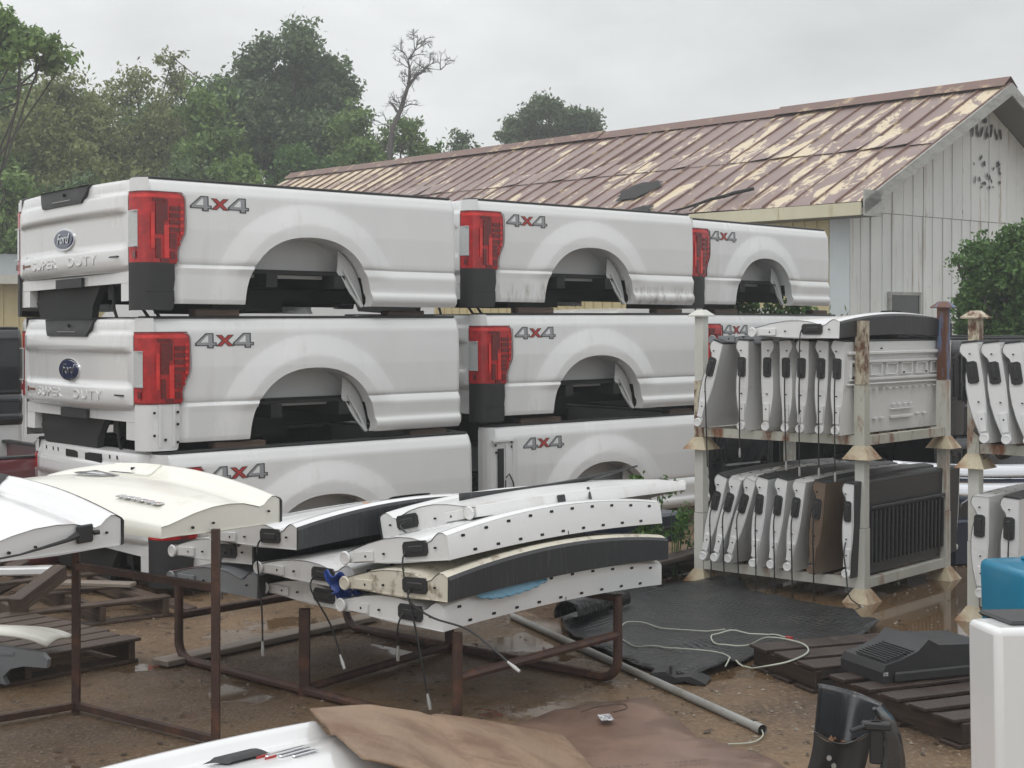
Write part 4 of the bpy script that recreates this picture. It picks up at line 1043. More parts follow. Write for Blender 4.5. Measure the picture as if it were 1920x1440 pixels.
# ------------------------------------------------------------------ pipe tables
def bent(p0, p1, h, r=.10):      # sled rail: up at both ends with round corners
    p0, p1 = Vector(p0), Vector(p1); d = (p1-p0).normalized(); up = Vector((0,0,1)); P = [p0+up*h]
    for k in range(7):
        a = math.pi/2*k/6; P.append(p0 + d*(r-r*math.cos(a)) + up*(r-r*math.sin(a)))
    for k in range(7):
        a = math.pi/2*k/6; P.append(p1 - d*(r-r*math.sin(a)) + up*(r-r*math.cos(a)))
    P.append(p1+up*h); return P
t = thing('pipe_table', 'low rusty round-pipe table carrying the stacked tailgates', 'table', (0, 0, 0))
n0 = Vector((-1.78, 8.12, .024)); n1 = Vector((-.24, 6.68, .024)); f0 = Vector((-.98, 8.98, .024)); f1 = Vector((.53, 7.62, .024))
for (a, c) in ((n0, n1), (f0, f1)):
    b = MB(); b.tube(bent(a, c, .425), .024, 10); b.build('sled_rail', M_['rust'], t)
Z = lambda p, z: Vector((p.x, p.y, z))
for (a, c, z) in ((n0, f0, .25), (n1, f1, .25)):
    b = MB(); b.tube([Z(a, z), Z(c, z)], .022, 8); b.build('cross_bar', M_['rust'], t)
for (a, c, z) in ((f0, f1, .43),):
    b = MB(); b.tube([Z(a, z), Z(c, z)], .018, 8); b.build('top_bar', M_['rust'], t)
mn = n0.lerp(n1, .5); mf = f0.lerp(f1, .42)
for m_ in (mn, mf):
    b = MB(); b.box((m_.x-.025, m_.y-.025, .0), (m_.x+.025, m_.y+.025, .42)); b.build('leg', M_['rust'], t, smooth=False)
b = MB(); b.tube([Z(mn, .03), Z(mf, .03)], .022, 8); b.build('floor_bar', M_['rust'], t)
t = thing('tube_table', 'tall rusty square-tube table under the cream and white tailgates', 'table', (0, 0, 0))
q0 = Vector((-1.265, 6.49, 0)); q1 = Vector((-2.03, 7.08, 0)); dn = Vector((-.764, -.645, 0))
q2 = q0+dn*1.6; q3 = q1+dn*1.6
def sqbar(a, c, w=.022):
    b = MB(); d = (c-a); L = d.length; M = Matrix.Translation(a) @ d.to_track_quat('X', 'Z').to_matrix().to_4x4(); b.box((0,-w,-w), (L,w,w), 0, M); return b
for q in (q0, q1, q2, q3): sqbar(Z(q, 0), Z(q, .93), .017).build('leg', M_['rust'], t, smooth=False)
for (a, c, z) in ((q0,q1,.03),(q0,q1,.68),(q1,q3,.03),(q2,q3,.03),(q2,q3,.88)):
    sqbar(Z(a, z), Z(c, z), .015).build('rail', M_['rust'], t, smooth=False)

# ------------------------------------------------------------------ steel stacking racks
RX, RY = 1.20, 1.25
def pyr(b, x, y, z, w0, w1, h, mi=0):
    P = [(x+sx*w0, y+sy*w0, z) for sx, sy in ((-1,-1),(1,-1),(1,1),(-1,1))] + [(x+sx*w1, y+sy*w1, z+h) for sx, sy in ((-1,-1),(1,-1),(1,1),(-1,1))]
    b.add(P, [(0,1,5,4),(1,2,6,5),(2,3,7,6),(3,0,4,7),(4,5,6,7),(3,2,1,0)], mi)
def make_rack(label, X, Y, z, ang, mats, tops, caps, shelf):
    t = thing('steel_rack', label, 'steel rack', (X, Y, z), R(ang), 'stacked steel racks')
    corners = [(0,0),(0,RY),(RX,0),(RX,RY)]
    for i, (x, y) in enumerate(corners):
        b = MB(); w = .037; zt = tops[i]; zm = .48
        b.box((x-w, y-w, .07), (x+w, y+w, zm), 0); b.box((x-w+.003, y-w+.003, zm+.004), (x+w-.003, y+w-.003, zt), 1)
        p = b.build('post', [M_[mats[i][0]], M_[mats[i][1]]], t, smooth=False)
        b = MB(); pyr(b, x, y, 0, .095, .042, .085); b.build('foot', M_['rackf'], p, smooth=False)
        if caps[i]:
            b = MB(); pyr(b, x, y, zt, .07, .025, .04); b.box((x-.07, y-.07, zt-.008), (x+.07, y+.07, zt-.001)); b.build('cap', M_[caps[i]], p, smooth=False)
    for (a, c) in (((0,0),(0,RY)), ((RX,0),(RX,RY)), ((0,0),(RX,0)), ((0,RY),(RX,RY))):
        b = MB()
        if a[0] == c[0]: b.box((a[0]-.028, a[1]+.038, shelf-.06), (a[0]+.028, c[1]-.038, shelf))
        else: b.box((a[0]+.038, a[1]-.028, shelf-.062), (c[0]-.038, a[1]+.028, shelf-.002))
        b.build('beam', M_['rack' if z > .5 else 'rackw'], t, smooth=False)
    b = MB()
    for k in range(4): b.box((.03, .22+k*.26, shelf-.03), (RX-.03, .27+k*.26, shelf-.006))
    b.build('shelf_bar', M_['rackr'], t, smooth=False)
    return t
r1 = (2.28, 9.90)
make_rack('lower pale steel rack on the wet ground holding leaning tailgates', *r1, 0, 49, [('rackw','rackw')]*4, [.93]*4, [None]*4, .15)
make_rack('upper rusty steel rack with a blue capped post, stacked on the lower rack', *r1, .93, 49, [('rack','rackr'),('rackr','rackw'),('rackw','rackb'),('rackw','rackw')], [.90,.94,1.0,.88], [None,'rackw','rackb',None], .15)
r2 = (2.845 + .8, 9.33 - .96)
r2 = (2.84 + .751*RY, 9.30 - .66*RY)
make_rack('lower steel rack at the right edge beside the blue plastic tote', *r2, 0, 49, [('rackw','rackw')]*4, [.93]*4, [None]*4, .15)
make_rack('upper steel rack at the right edge with a rust-eaten capped post', *r2, .93, 49, [('rack','rackr'),('rack','rackr'),('rackw','rackr'),('rackw','rackw')], [.90,.92,.95,.88], [None,'rackr',None,None], .15)
def rackM(rk, a, c, z, lean=0, flip=False, pitch=0):   # tailgate standing on its hinge edge in a rack; lean in degrees about its foot
    e1 = Vector((math.cos(R(49)), math.sin(R(49)), 0)); e2 = Vector((-e1.y, e1.x, 0))
    o = Vector((rk[0], rk[1], z)) + e1*a + e2*c
    y = Vector((0, 0, -1)); zz = e2; xx = e1
    if flip: zz = -e2; xx = -e1; o = o + e1*TL
    M = Matrix((( xx.x, y.x, zz.x, 0), (xx.y, y.y, zz.y, 0), (xx.z, y.z, zz.z, 0), (0,0,0,1)))
    
    L = Matrix.Rotation(R(-lean), 4, 'X')
    o.z += 0
    return Matrix.Translation(o) @ M @ L @ Matrix.Rotation(R(pitch), 4, 'Z') @ Matrix.Diagonal((.97, .90, 1, 1)) @ Matrix.Translation((0, -TH, 0))
def slot(rk, u, x):     # position along the front-left beam that lands at picture column u
    e1 = Vector((math.cos(R(49)), math.sin(R(49)), 0)); e2 = Vector((-e1.y, e1.x, 0))
    b_ = Vector((rk[0], rk[1], 0)) + e1*x; s_ = (u-960)/FPX
    return (b_.x - s_*b_.y)/(s_*e2.y - e2.x)
GU, GL2 = 'tailgates standing in the steel racks', 'tailgates standing in the steel racks'
cab = lambda l, lean=0, x=-.02: [(x+.01, .24, .055), (x-.01, .32, .05), (x-.012, .5, .05-.18*math.tan(R(lean))), (x-.008, l, .05-(l-.32)*math.tan(R(lean)))]
zu = 1.085; xo = -.16
def sil(t, bz):
    # faint stencilled letters low on the outer face
    Mx = Matrix.Translation((TL-.26, TH-.09, bz(TL-.3, TH-.09)+.006)) @ Matrix.Rotation(math.pi, 4, 'Z') @ Matrix.Rotation(0, 4, 'X')
    o = text_mesh('lettering', 'SIL', .075, .0008, M_['decb'], t, Mx, spacing=1.1, align='LEFT')
    Mx2 = 0
UP = [(1306, 16, False, 'white', 'black', .95, 'white tailgate leaning at the left end of the upper rack, dark strip behind it'),
      (1388, 1, False, 'whited', 'black', .82, 'second tailgate from the left in the upper rack, tucked behind the next'),
      (1428, 0, True, 'whited', 'black', None, 'third tailgate from the left in the upper rack, grimy curved face showing'),
      (1468, 1, True, 'whited', 'black', .9, 'fourth tailgate from the left in the upper rack, curved face with small grey plate'),
      (1498, 2, False, 'whited', 'black', .93, 'third tailgate from the front post in the upper rack'),
      (1533, 2, False, 'whited', 'black', .93, 'second tailgate from the front post in the upper rack'),
      (1566, 2, False, 'whited', 'black', .95, 'white tailgate nearest the front post in the upper rack, ribbed inner panel showing')]
for i, (u, lean, fl, pt, st, cb, lab) in enumerate(UP):
    c = slot(r1, u, xo) - .05
    cable = cab(cb, lean) if (cb and not fl) else ([(TL+.01,.24,.055),(TL+.02,.32,.05),(TL+.02,.6,.05),(TL+.015,cb,.05)] if cb else None)
    ex = (sil,) if fl else ()
    make_tailgate(lab, rackM(r1, xo + .01*(i % 3), c + (.10 if fl else 0), zu, -lean if not fl else -lean, fl, 0), pt, st, cable, None, ex, group=GU, inner='ribs' if i == 6 else 'plain', bow=.05, th=.82)
# one lying flat across the top of the upper rack
e1r = Vector((math.cos(R(49)), math.sin(R(49)), 0)); e2r = Vector((-e1r.y, e1r.x, 0))
pf = Vector((r1[0], r1[1], 0)) + e1r*(-.24) + e2r*(.03)
make_tailgate('white tailgate with black edge strip lying flat across the top of the upper rack', Matrix.Translation((pf.x, pf.y, 1.715)) @ Matrix.Rotation(R(49), 4, 'Z') @ Matrix.Rotation(R(-.5), 4, 'X'), 'white', 'black', [(-.01,.27,.06),(-.02,.28,.0),(-.03,.28,-.25),(-.03,.28,-.50)], 'black', group=GU, bow=.055)
pf2 = pf + e2r*.42 + e1r*.16
make_tailgate('dark tailgate lying tilted under the flat white one on top of the upper rack', Matrix.Translation((pf2.x, pf2.y, 1.69)) @ Matrix.Rotation(R(49), 4, 'Z') @ Matrix.Rotation(R(-3), 4, 'X'), 'grey', 'black', None, group=GU, bow=.03, th=.5, latch=False)
LO = [(1316, 15, 'white', 'black', 'leftmost leaning white tailgate in the lower rack'),
      (1340, 17, 'white', 'holes', 'second white tailgate from the left in the lower rack, slotted top edge'),
      (1362, 18, 'whited', 'holes', 'third tailgate from the left in the lower rack, grimy and leaning hard'),
      (1414, 7, 'white', 'black', 'fourth white tailgate from the left in the lower rack'),
      (1444, 8, 'white', 'black', 'fifth white tailgate from the left in the lower rack'),
      (1478, 9, 'whited', 'holes', 'slotted white tailgate next to the brown one in the lower rack'),
      (1520, 6, 'tan', 'black', 'brown tailgate with exposed latch parts in the lower rack')]
for i, (u, lean, pt, st, lab) in enumerate(LO):
    c = slot(r1, u, xo) - .05
    make_tailgate(lab, rackM(r1, xo-.02*(i % 2), c, .165, -lean), pt, st, cab(.90+.02*(i % 3), lean), None, (), group=GL2, bow=.05, th=.8)
make_tailgate('short white end of a black tailgate beside the front post in the lower rack', rackM(r1, xo+.02, slot(r1, 1583, xo)-.05, .165, -1), 'white', 'black', [(-.01,.42,.05),(-.03,.5,.05),(-.02,.62,.04),(-.04,.8,0),(-.02,.86,-.08)], None, (), group=GL2, bow=.03, th=.7, inner='slats')
# right-hand rack: lean the other way
UR = [(1880, -9, 'white', 'black', 'left white tailgate in the upper right rack with a jagged latch hole'),
      (1922, -9, 'white', 'black', 'middle white tailgate in the upper right rack with oval latch hole'),
      (1964, -9, 'white', 'black', 'white tailgate cut by the right picture edge in the upper right rack')]
for i, (u, lean, pt, st, lab) in enumerate(UR):
    c = slot(r2, u, xo)
    make_tailgate(lab, rackM(r2, xo, c + .06, 1.10, -lean, False), pt, st, None, None, (), group=GU, bow=.05)
for i, (u, lab) in enumerate(((1852, 'left grimy tailgate in the lower right rack above the blue tote'), (1908, 'second tailgate in the lower right rack cut by the picture edge'))):
    make_tailgate(lab, rackM(r2, xo, slot(r2, u, xo), .165, -1), 'whited', 'holes' if i == 0 else 'black', cab(.9) if i else None, None, (), group=GL2, bow=.05, th=.95)
b = MB(); c_ = at(1862, 800, 9.25)
rs = random.Random(3)
b.grid(lambda u, v: tuple(c_ + Vector(((u-.5)*.20+.04*math.sin(v*9), (v-.5)*.05+.06*math.sin(u*7+v*3), (.5-v)*.36-.03*math.cos(u*8)))), 10, 12)
o = b.build('rag', plain('wet_brown_rag', (.10,.085,.07), .8, bump=.5, bscale=30)); o.modifiers.new('s', 'SOLIDIFY').thickness = .012
tag(o, 'wet brown rag crumpled between tailgates in the right rack', 'rag')

# ------------------------------------------------------------------ pallets and boards
def pallet(label, M, mat='wood', w=1.1, d=1.0, nb=6, bw=.12, gaps=None, name='pallet'):
    t = thing(name, label, 'pallet', M=M, group='wooden pallets'); rs = random.Random(label)
    for k in range(3):
        y = .04+k*(d-.08)/2; MB().bbox((0, y-.02, .02), (w, y+.02, .11), .004).build('stringer', M_[mat], t, False)
    for k in range(nb):
        x = k*(w-bw)/(nb-1); y0 = rs.uniform(-.02, .02)
        if gaps and k in gaps: continue
        MB().bbox((x, y0, .111), (x+bw-rs.uniform(0,.012), d+y0, .129), .003).build('board', M_[mat], t, False)
    for k in (0, nb//2, nb-1):
        x = k*(w-bw)/(nb-1); MB().bbox((x, 0, .0), (x+bw, d, .019), .003).build('board', M_[mat], t, False)
    return t
pL = gp(205, 1215)
pallet('big weathered pallet on the ground behind the square-tube table', TM(pL.x+.25, pL.y-.35, 0, 138), 'wood', 1.2, 1.3, 8, .13)
pp = gp(60, 1130); pallet('second pallet leaning up behind the big weathered one', TM(pp.x-.1, pp.y+.35, .10, 150, -14), 'wood', 1.1, 1.1, 6, .12, gaps=(2,))
pp = gp(330, 1150); pallet('broken pallet with two missing boards lying flat at left', TM(pp.x-.0, pp.y-.1, 0, 128), 'wood', 1.2, .9, 5, .10, gaps=(1, 3))
pp = gp(40, 1235); pallet('dark broken pallet at the left edge beside the headlamp trim', TM(pp.x-.1, pp.y+.1, 0, 118), 'woodd', 1.0, .9, 5, .1, gaps=(2,))
pallet('dark wet pallet at right under the black plastic cover', TM(1.52, 7.28, 0, -66), 'woodd', .92, 1.05, 5, .13)
pallet('short dark pallet behind the covered one, touching the rubber mat', TM(1.25, 7.98, 0, -69), 'woodd', .60, 1.0, 3, .165)
def board(label, a, c, w, h, mat, z=0):
    d = c-a; L = d.length; M = Matrix.Translation(a) @ d.to_track_quat('X', 'Z').to_matrix().to_4x4()
    o = MB().bbox((0, -w/2, 0), (L, w/2, h), .004).build('board', M_[mat], None, False); o.matrix_world = M; return tag(o, label, 'board', 'loose boards')
board('long grey plank on the dirt running under the pipe table', gp(300, 1248, .01), gp(700, 1160, .012), .13, .03, 'plank')
board('thick brown timber leaning over the weathered pallet', gp(30, 1150, .12), gp(115, 1085, .24), .09, .09, 'wood')
board('pale loose board behind the pallets crossing the tube table', gp(90, 1095, .16), gp(250, 1100, .16), .10, .025, 'plank')
board('loose board sloping from the pallets toward the pipe table', gp(235, 1110, .12), gp(360, 1148, .03), .10, .03, 'wood')
for k in range(4): board(['lowest', 'second', 'third', 'topmost'][k]+' plank of the small pile left of the steel rack', gp(1200, 1075-k*3, .02+k*.045), gp(1302, 1045-k*3, .02+k*.045)+Vector((.25,.3,0)), .14, .03, 'woodd')

# ------------------------------------------------------------------ rubber mat, pipe, cords
def poly_sheet(name, pts, mat, z, label, cat, wave=.0, th=.006):
    # triangulated sheet from an outline
    import bmesh
    me = bpy.data.meshes.new(name); bm = bmesh.new()
    vs_ = [bm.verts.new((p.x, p.y, z)) for p in pts]; bm.faces.new(vs_)
    bmesh.ops.triangulate(bm, faces=bm.faces[:])
    for _ in range(4): bmesh.ops.subdivide_edges(bm, edges=[e_ for e_ in bm.edges if e_.calc_length() > .09], cuts=1)
    bmesh.ops.triangulate(bm, faces=bm.faces[:])
    for v in bm.verts: v.co.z = z + wave*(.5+.5*noise.noise(v.co*2.3)) + wave*.5*noise.noise(v.co*6)
    bmesh.ops.recalc_face_normals(bm, faces=bm.faces)
    bm.to_mesh(me); bm.free(); me.materials.append(mat); me.polygons.foreach_set('use_smooth', [True]*len(me.polygons))
    o = link(name, me); md = o.modifiers.new('thick', 'SOLIDIFY'); md.thickness = th; md.offset = 1
    return tag(o, label, cat)
def smooth_loop(pts, n=4):
    out = []; L = len(pts)
    for i in range(L):
        p0, p1, p2, p3 = pts[i-1], pts[i], pts[(i+1) % L], pts[(i+2) % L]
        for k in range(n):
            q = k/n; out.append(.5*((2*p1)+(-p0+p2)*q+(2*p0-5*p1+4*p2-p3)*q*q+(-p0+3*p1-3*p2+p3)*q**3))
    return out
mat_pts = [gp(u, v) for u, v in ((1060,1135),(1180,1112),(1290,1098),(1375,1092),(1405,1112),(1440,1128),(1520,1142),(1600,1155),(1620,1170),(1650,1182),(1560,1215),(1460,1225),(1400,1245),(1300,1278),(1250,1270),(1180,1250),(1110,1222),(1060,1190))]
poly_sheet('rubber_mat', smooth_loop(mat_pts, 2), M_['rubber'], .006, 'large wet black rubber mat crumpled on the ground before the rack', 'mat', .055, .008)
b = MB()
def roll(u, v):
    a = gp(1062, 1185); a2 = gp(1160, 1150); a = a.lerp(a2, u)
    th = -.4+v*3.9; r_ = .085
    side = (gp(1062, 1185)-a2).normalized(); nn = Vector((-side.y, side.x, 0))
    return tuple(Vector((a.x, a.y, .10)) + nn*(math.cos(th)*r_) + Vector((0, 0, math.sin(th)*r_*(1-.1*u))))
b.grid(roll, 10, 14); o = b.build('mat_offcut', M_['rubber']); o.modifiers.new('s', 'SOLIDIFY').thickness = .008
tag(o, 'curled black rubber offcut at the left end of the mat', 'mat')
b = MB(); b.tube([gp(960, 1155, .02), gp(1195, 1262, .02), gp(1428, 1368, .02)], .020, 12, cap=False); b.tube([gp(1415, 1362, .02), gp(1430, 1369, .02)], .024, 12, cap=False)
b.tube([gp(1428, 1368, .02), gp(1429, 1368.4, .02)], .017, 12, 1)
tag(b.build('conduit_pipe', [M_['pipe'], M_['hole']]), 'long grey conduit pipe lying diagonally on the wet dirt', 'pipe')
def matz(x, y):
    c_ = Vector((x, y, .006)); return .006 + .055*(.5+.5*noise.noise(c_*2.3)) + .055*.5*noise.noise(c_*6) + .016
def cord(label, pts, r=.004, mat='cord', zo=.02, plug=None):
    P = [gp(u, v, z) for u, v, z in pts]; sm = []
    for i in range(len(P)-1):
        p0, p1, p2, p3 = P[max(0,i-1)], P[i], P[i+1], P[min(len(P)-1,i+2)]
        for k in range(6):
            q = k/6; sm.append(.5*((2*p1)+(-p0+p2)*q+(2*p0-5*p1+4*p2-p3)*q*q+(-p0+3*p1-3*p2+p3)*q**3))
    sm.append(P[-1])
    if 'mat' in label:
        for p in sm: p.z = max(p.z, matz(p.x, p.y))
    b = MB(); b.tube(sm, r, 6); o = b.build('cord', M_[mat])
    tag(o, label, 'cord', 'loose cords on the ground')
    if plug:
        b = MB(); d = (sm[-1]-sm[-3]).normalized(); b.tube([sm[-1], sm[-1]+d*.05], .009, 8); b.build('plug', M_[plug], o)
cord('pale cord looping over the mat and the dark pallet, red plug at its end', [(1380,1258,.01),(1430,1250,.10),(1480,1240,.13),(1515,1222,.14),(1500,1205,.14),(1440,1195,.13),(1400,1210,.06),(1345,1208,.05),(1335,1195,.05),(1370,1188,.05),(1440,1190,.05),(1475,1195,.06)], .0045, plug='tagc')
cord('thin greenish cord trailing across the left of the rubber mat', [(1360,1255,.04),(1370,1235,.04),(1340,1222,.045),(1260,1215,.05),(1190,1212,.05),(1160,1195,.05),(1175,1172,.05),(1240,1178,.045),(1360,1186,.05)], .004)
cord('short loop of pale cord at the near end of the conduit pipe', [(1365,1395,.01),(1410,1392,.01),(1430,1380,.015),(1428,1368,.02)], .003)
cord('thin brown wire curled on the wet cardboard edge', [(1090,1335,.05),(1120,1325,.06),(1165,1320,.07),(1175,1328,.06),(1150,1335,.06)], .003, 'rust')
cord('black cable with white plug lying beside the front rack foot', [(1640,1050,.15),(1668,1055,.12),(1680,1075,.06),(1684,1092,.01)], .005, 'cordb', plug='cord')
# black crumpled scrap by the mat
b = MB(); c0 = gp(1230, 1275)
b.prism([(0,0),(.03,.05),(.10,.06),(.15,.035),(.23,.045),(.31,.012),(.28,0),(.20,.02),(.14,.0)], 'y', 0, .16)
b.box((.12,.02,.04),(.132,.04,.085))
o = b.build('plastic_bracket', M_['blackp'], None, False); o.location = (c0.x-.06, c0.y-.05, 0); o.rotation_euler = (0, 0, R(-18)); tag(o, 'flat black plastic bracket at the near edge of the rubber mat', 'bracket')

# ------------------------------------------------------------------ cardboard
def sheet_pts(u, v):
    BLp = Vector((-.715, 5.36, 0)); BR = Vector((.22, 6.55, 0)); FL = Vector((-.45, 4.58, 0)); FR = Vector((.58, 4.95, 0))
    p = BLp.lerp(BR, u).lerp(FL.lerp(FR, u), v)
    z = float(np.interp(u, (0, .2, .35, .65, .85, 1), (.43, .385, .32, .19, .09, .02))) + .03*v*(1-u) + .018*math.sin(u*11+v*1.5)*v - .014*math.exp(-((v-.45)/.04)**2) + .003*noise.noise(Vector((u*4, v*4, 0))) - .010*math.exp(-((u-.42)/.02)**2)
    return (p.x, p.y, float(z)+.012)
b = MB(); b.grid(sheet_pts, 50, 30); o = b.build('cardboard_sheet', M_['card']); md = o.modifiers.new('s', 'SOLIDIFY'); md.thickness = .007
tag(o, 'wavy raised cardboard sheet draped over the foreground tailgate', 'cardboard')
b = MB()
def tape(u, v):
    p = Vector(sheet_pts(.42+.22*v+.01*math.sin(v*30), v)); q = Vector(sheet_pts(.45+.22*v+.01*math.sin(v*23), v)); r_ = p.lerp(q, u); return (r_.x, r_.y, r_.z+.004)
b.grid(tape, 3, 30); b.build('tape', plain('grey_torn_tape', (.17,.14,.13), .4, dirt=(.28,.19,.13), dscale=20, dlo=.5, dhi=.55), o)
card2 = [gp(u, v) for u, v in ((1215,1322),(1150,1328),(1040,1345),(960,1372),(880,1440),(860,1500),(1250,1520),(1500,1465),(1455,1440),(1395,1418),(1310,1395),(1255,1350))]
o = poly_sheet('flattened_box', card2, M_['cardr'], .012, 'flattened soaked cardboard box lying on the wet dirt', 'cardboard', .035, .006)
Pl = [gp(u, v, .056) for u, v in ((1120,1340),(1143,1338),(1152,1350),(1128,1352))]
b = MB(); b.add(Pl, [(0,1,2,3)][::1]); b.build('shipping_label', M_['paper'], o, smooth=False)
Mx = Matrix.Translation(gp(1290, 1428, .052)) @ Matrix.Rotation(R(14), 4, 'Z')
fpm = plain('faded_print', (.11,.075,.065), .5)
for k, w_ in enumerate(('MADE IN USA', 'WARRANTY', 'PARTS')): text_mesh('printed_text', w_, .034, .0004, fpm, o, Mx @ Matrix.Translation(((k-1)*.27, 0, 0)), spacing=1.05)

# ------------------------------------------------------------------ right side foreground
t = thing('white_panel', 'big white body panel with a black top cap at the bottom right corner', 'body panel', M=TM(1.462, 4.55, .0, 6, -2))
o = MB().box((0, 0, .05), (1.5, .22, .885)).build('panel', M_['white'], t, True); md = o.modifiers.new('b', 'BEVEL'); md.width = .022; md.segments = 4
b = MB(); b.bbox((.07, .05, .880), (1.48, .30, .898), .008); b.build('top_cap', M_['blackp'], t, False)
t = thing('blue_tote', 'bright blue plastic tote on the ground at the right edge', 'tote', M=TM(2.62, 7.75, 0, 12))
def tote(b, a, c, r, n=5):
    x0, y0, z0 = a; x1, y1, z1 = c; ring = []
    for (cx, cy, s_) in ((x0+r, y0+r, 180), (x1-r, y0+r, 270), (x1-r, y1-r, 0), (x0+r, y1-r, 90)):
        for k in range(n+1): ring.append((cx+r*math.cos(R(s_+90*k/n)), cy+r*math.sin(R(s_+90*k/n))))
    lv = [(z0, .96), (z1-r*.6, 1.0), (z1-r*.25, .985), (z1-.003, .95), (z1, .90)]; mx_, my_ = (x0+x1)/2, (y0+y1)/2; m = len(ring); P = []
    for z, s_ in lv: P += [(mx_+(p[0]-mx_)*s_, my_+(p[1]-my_)*s_, z) for p in ring]
    b.add(P, [(j*m+i, j*m+(i+1) % m, (j+1)*m+(i+1) % m, (j+1)*m+i) for j in range(len(lv)-1) for i in range(m)] + [tuple((len(lv)-1)*m+i for i in range(m))], 0)
b = MB(); tote(b, (0, 0, .0), (.7, .5, .54), .06); b.build('body', M_['aqua'], t)
b = MB(); b.bbox((.12, -.012, .40), (.5, .0, .47), .006); b.bbox((.2, .1, .54), (.5, .4, .56), .008); b.build('lid_rib', M_['aqua'], t, False)
# black plastic housing on the pallet
t = thing('plastic_cover', 'black ribbed plastic cover sitting on the dark pallet', 'plastic cover', M=Matrix.Translation(gp(1655, 1282, .13)) @ Matrix.Rotation(R(22), 4, 'Z'))
prof = [(0,0),(.0,.05),(.02,.085),(.10,.10),(.20,.135),(.26,.185),(.32,.155),(.42,.15),(.62,.14),(.66,.08),(.66,0)]
b = MB(); b.prism(prof, 'y', 0, .34); b.bbox((.06,-.02,.0), (.62,.0,.05), .008); o = b.build('shell', M_['blackp'], t, True, 25)
b = MB()
for k in range(9): b.box((.03+k*.019, .02, .093+k*.0045), (.04+k*.019, .26, .10+k*.0045))
b.build('vent', M_['strip'], t, False)
b = MB(); b.box((.004,-.001-.003,.035),(.028,.002,.05)); b.build('label', M_['paper'], t, False)
# upright black fender liner
t = thing('fender_liner', 'upright black fender liner with leaves in its hollow in front of the pallet', 'fender liner', M=Matrix.Translation(gp(1560, 1445, 0)) @ Matrix.Rotation(R(-12), 4, 'Z') @ Matrix.Diagonal((1.0,1.0,1.0,1)))
iM = t.matrix_world.inverted() if False else (Matrix.Translation(gp(1560, 1445, 0)) @ Matrix.Rotation(R(-12), 4, 'Z')).inverted()
def ip_(u, v, Y): return iM @ at(u, v, Y)
def shell_(u, v):
    L0 = (1535, 1284); L1 = (1526, 1378); R0 = (1655, 1322); R1 = (1632, 1384)
    uu = (L0[0]*(1-v)+L1[0]*v)*(1-u)+(R0[0]*(1-v)+R1[0]*v)*u; vv = (L0[1]*(1-v)+L1[1]*v)*(1-u)+(R0[1]*(1-v)+R1[1]*v)*u
    vv += -6*math.sin(math.pi*u)*(1-v) + 16*math.sin(math.pi*u)*v
    return tuple(ip_(uu, vv, 5.95+.16*math.sin(math.pi*u)*(1-.5*v)))
b = MB(); b.grid(shell_, 22, 14); b.tube([shell_(k/12, 0) for k in range(13)], .006, 6); o = b.build('back_shell', M_['darkpaint'], t); o.modifiers.new('s', 'SOLIDIFY').thickness = .006
def flange(u, v):
    c = [(1655,1322),(1676,1345),(1690,1380),(1697,1420),(1700,1470)]; q = v*(len(c)-1); i = min(int(q), len(c)-2); f_ = q-i
    uo = c[i][0]*(1-f_)+c[i+1][0]*f_; vo = c[i][1]*(1-f_)+c[i+1][1]*f_
    return tuple(ip_(uo-u*(16+34*v), vo+6*u*(1-v), 5.95-.13*u+.05*math.sin(v*3)*u))
b = MB(); b.grid(flange, 5, 16); b.tube([flange(1, k/12) for k in range(13)], .008, 6); o = b.build('side_flange', M_['darkpaint'], t); o.modifiers.new('s', 'SOLIDIFY').thickness = .008
def trough(u, v):
    return tuple(ip_(1526+u*106, 1380+30*math.sin(math.pi*u)*(.5+.3*v)-8*v, 5.95-.16*v))
b = MB(); b.grid(trough, 16, 7); o = b.build('hollow', M_['darkpaint'], t); o.modifiers.new('s', 'SOLIDIFY').thickness = .005
def apron(u, v):
    uu = (1524-22*v)+u*(108+40*v*0); p = trough(u, 1); q = ip_(uu, 1470, 5.80); f_ = v
    return tuple(Vector(p).lerp(q, f_)+Vector((0, -.02*math.sin(u*9), 0)))
b = MB(); b.grid(apron, 16, 8)
b.build('apron', M_['blackp'], t)
for (u, v) in ((.3, .35), (.42, .55), (.18, .8)):
    p = Vector(apron(u, v)); b = MB(); b.tube([p+Vector((0,-.012,0)), p+Vector((0,-.002,0))], .010, 8); b.build('bolt', M_['steel'], t)
b = MB(); p = ip_(1640, 1352, 5.80); b.bbox((p.x-.02, p.y-.02, p.z-.16), (p.x+.03, p.y+.02, p.z+.0), .006); b.bbox((p.x-.05, p.y-.03, p.z-.03), (p.x+.06, p.y+.01, p.z-.0), .006); b.tube([(p.x-.04, p.y-.03, p.z-.015), (p.x-.09, p.y-.05, p.z-.03)], .009, 8); b.build('bracket', M_['blackp'], t, False)
rs = random.Random(4); b = MB()
for k in range(14):
    c_ = Vector(trough(.25+.5*rs.random(), .1+.7*rs.random())) + Vector((0, 0, .012)); a_ = rs.random()*6.28; s_ = .02
    d1 = Vector((math.cos(a_), math.sin(a_), rs.uniform(-.4,.9)))*s_; d2 = Vector((-math.sin(a_), math.cos(a_), rs.uniform(-.3,.5)))*s_*.5
    b.add([c_-d1, c_+d2, c_+d1, c_-d2], [(0,1,2,3)])
tag(b.build('dead_leaves', plain('dead_leaf', (.16,.07,.03), .6), None), 'brown dead leaves lying in the hollow of the black fender liner', 'leaves', kind='stuff').matrix_world = t.matrix_world
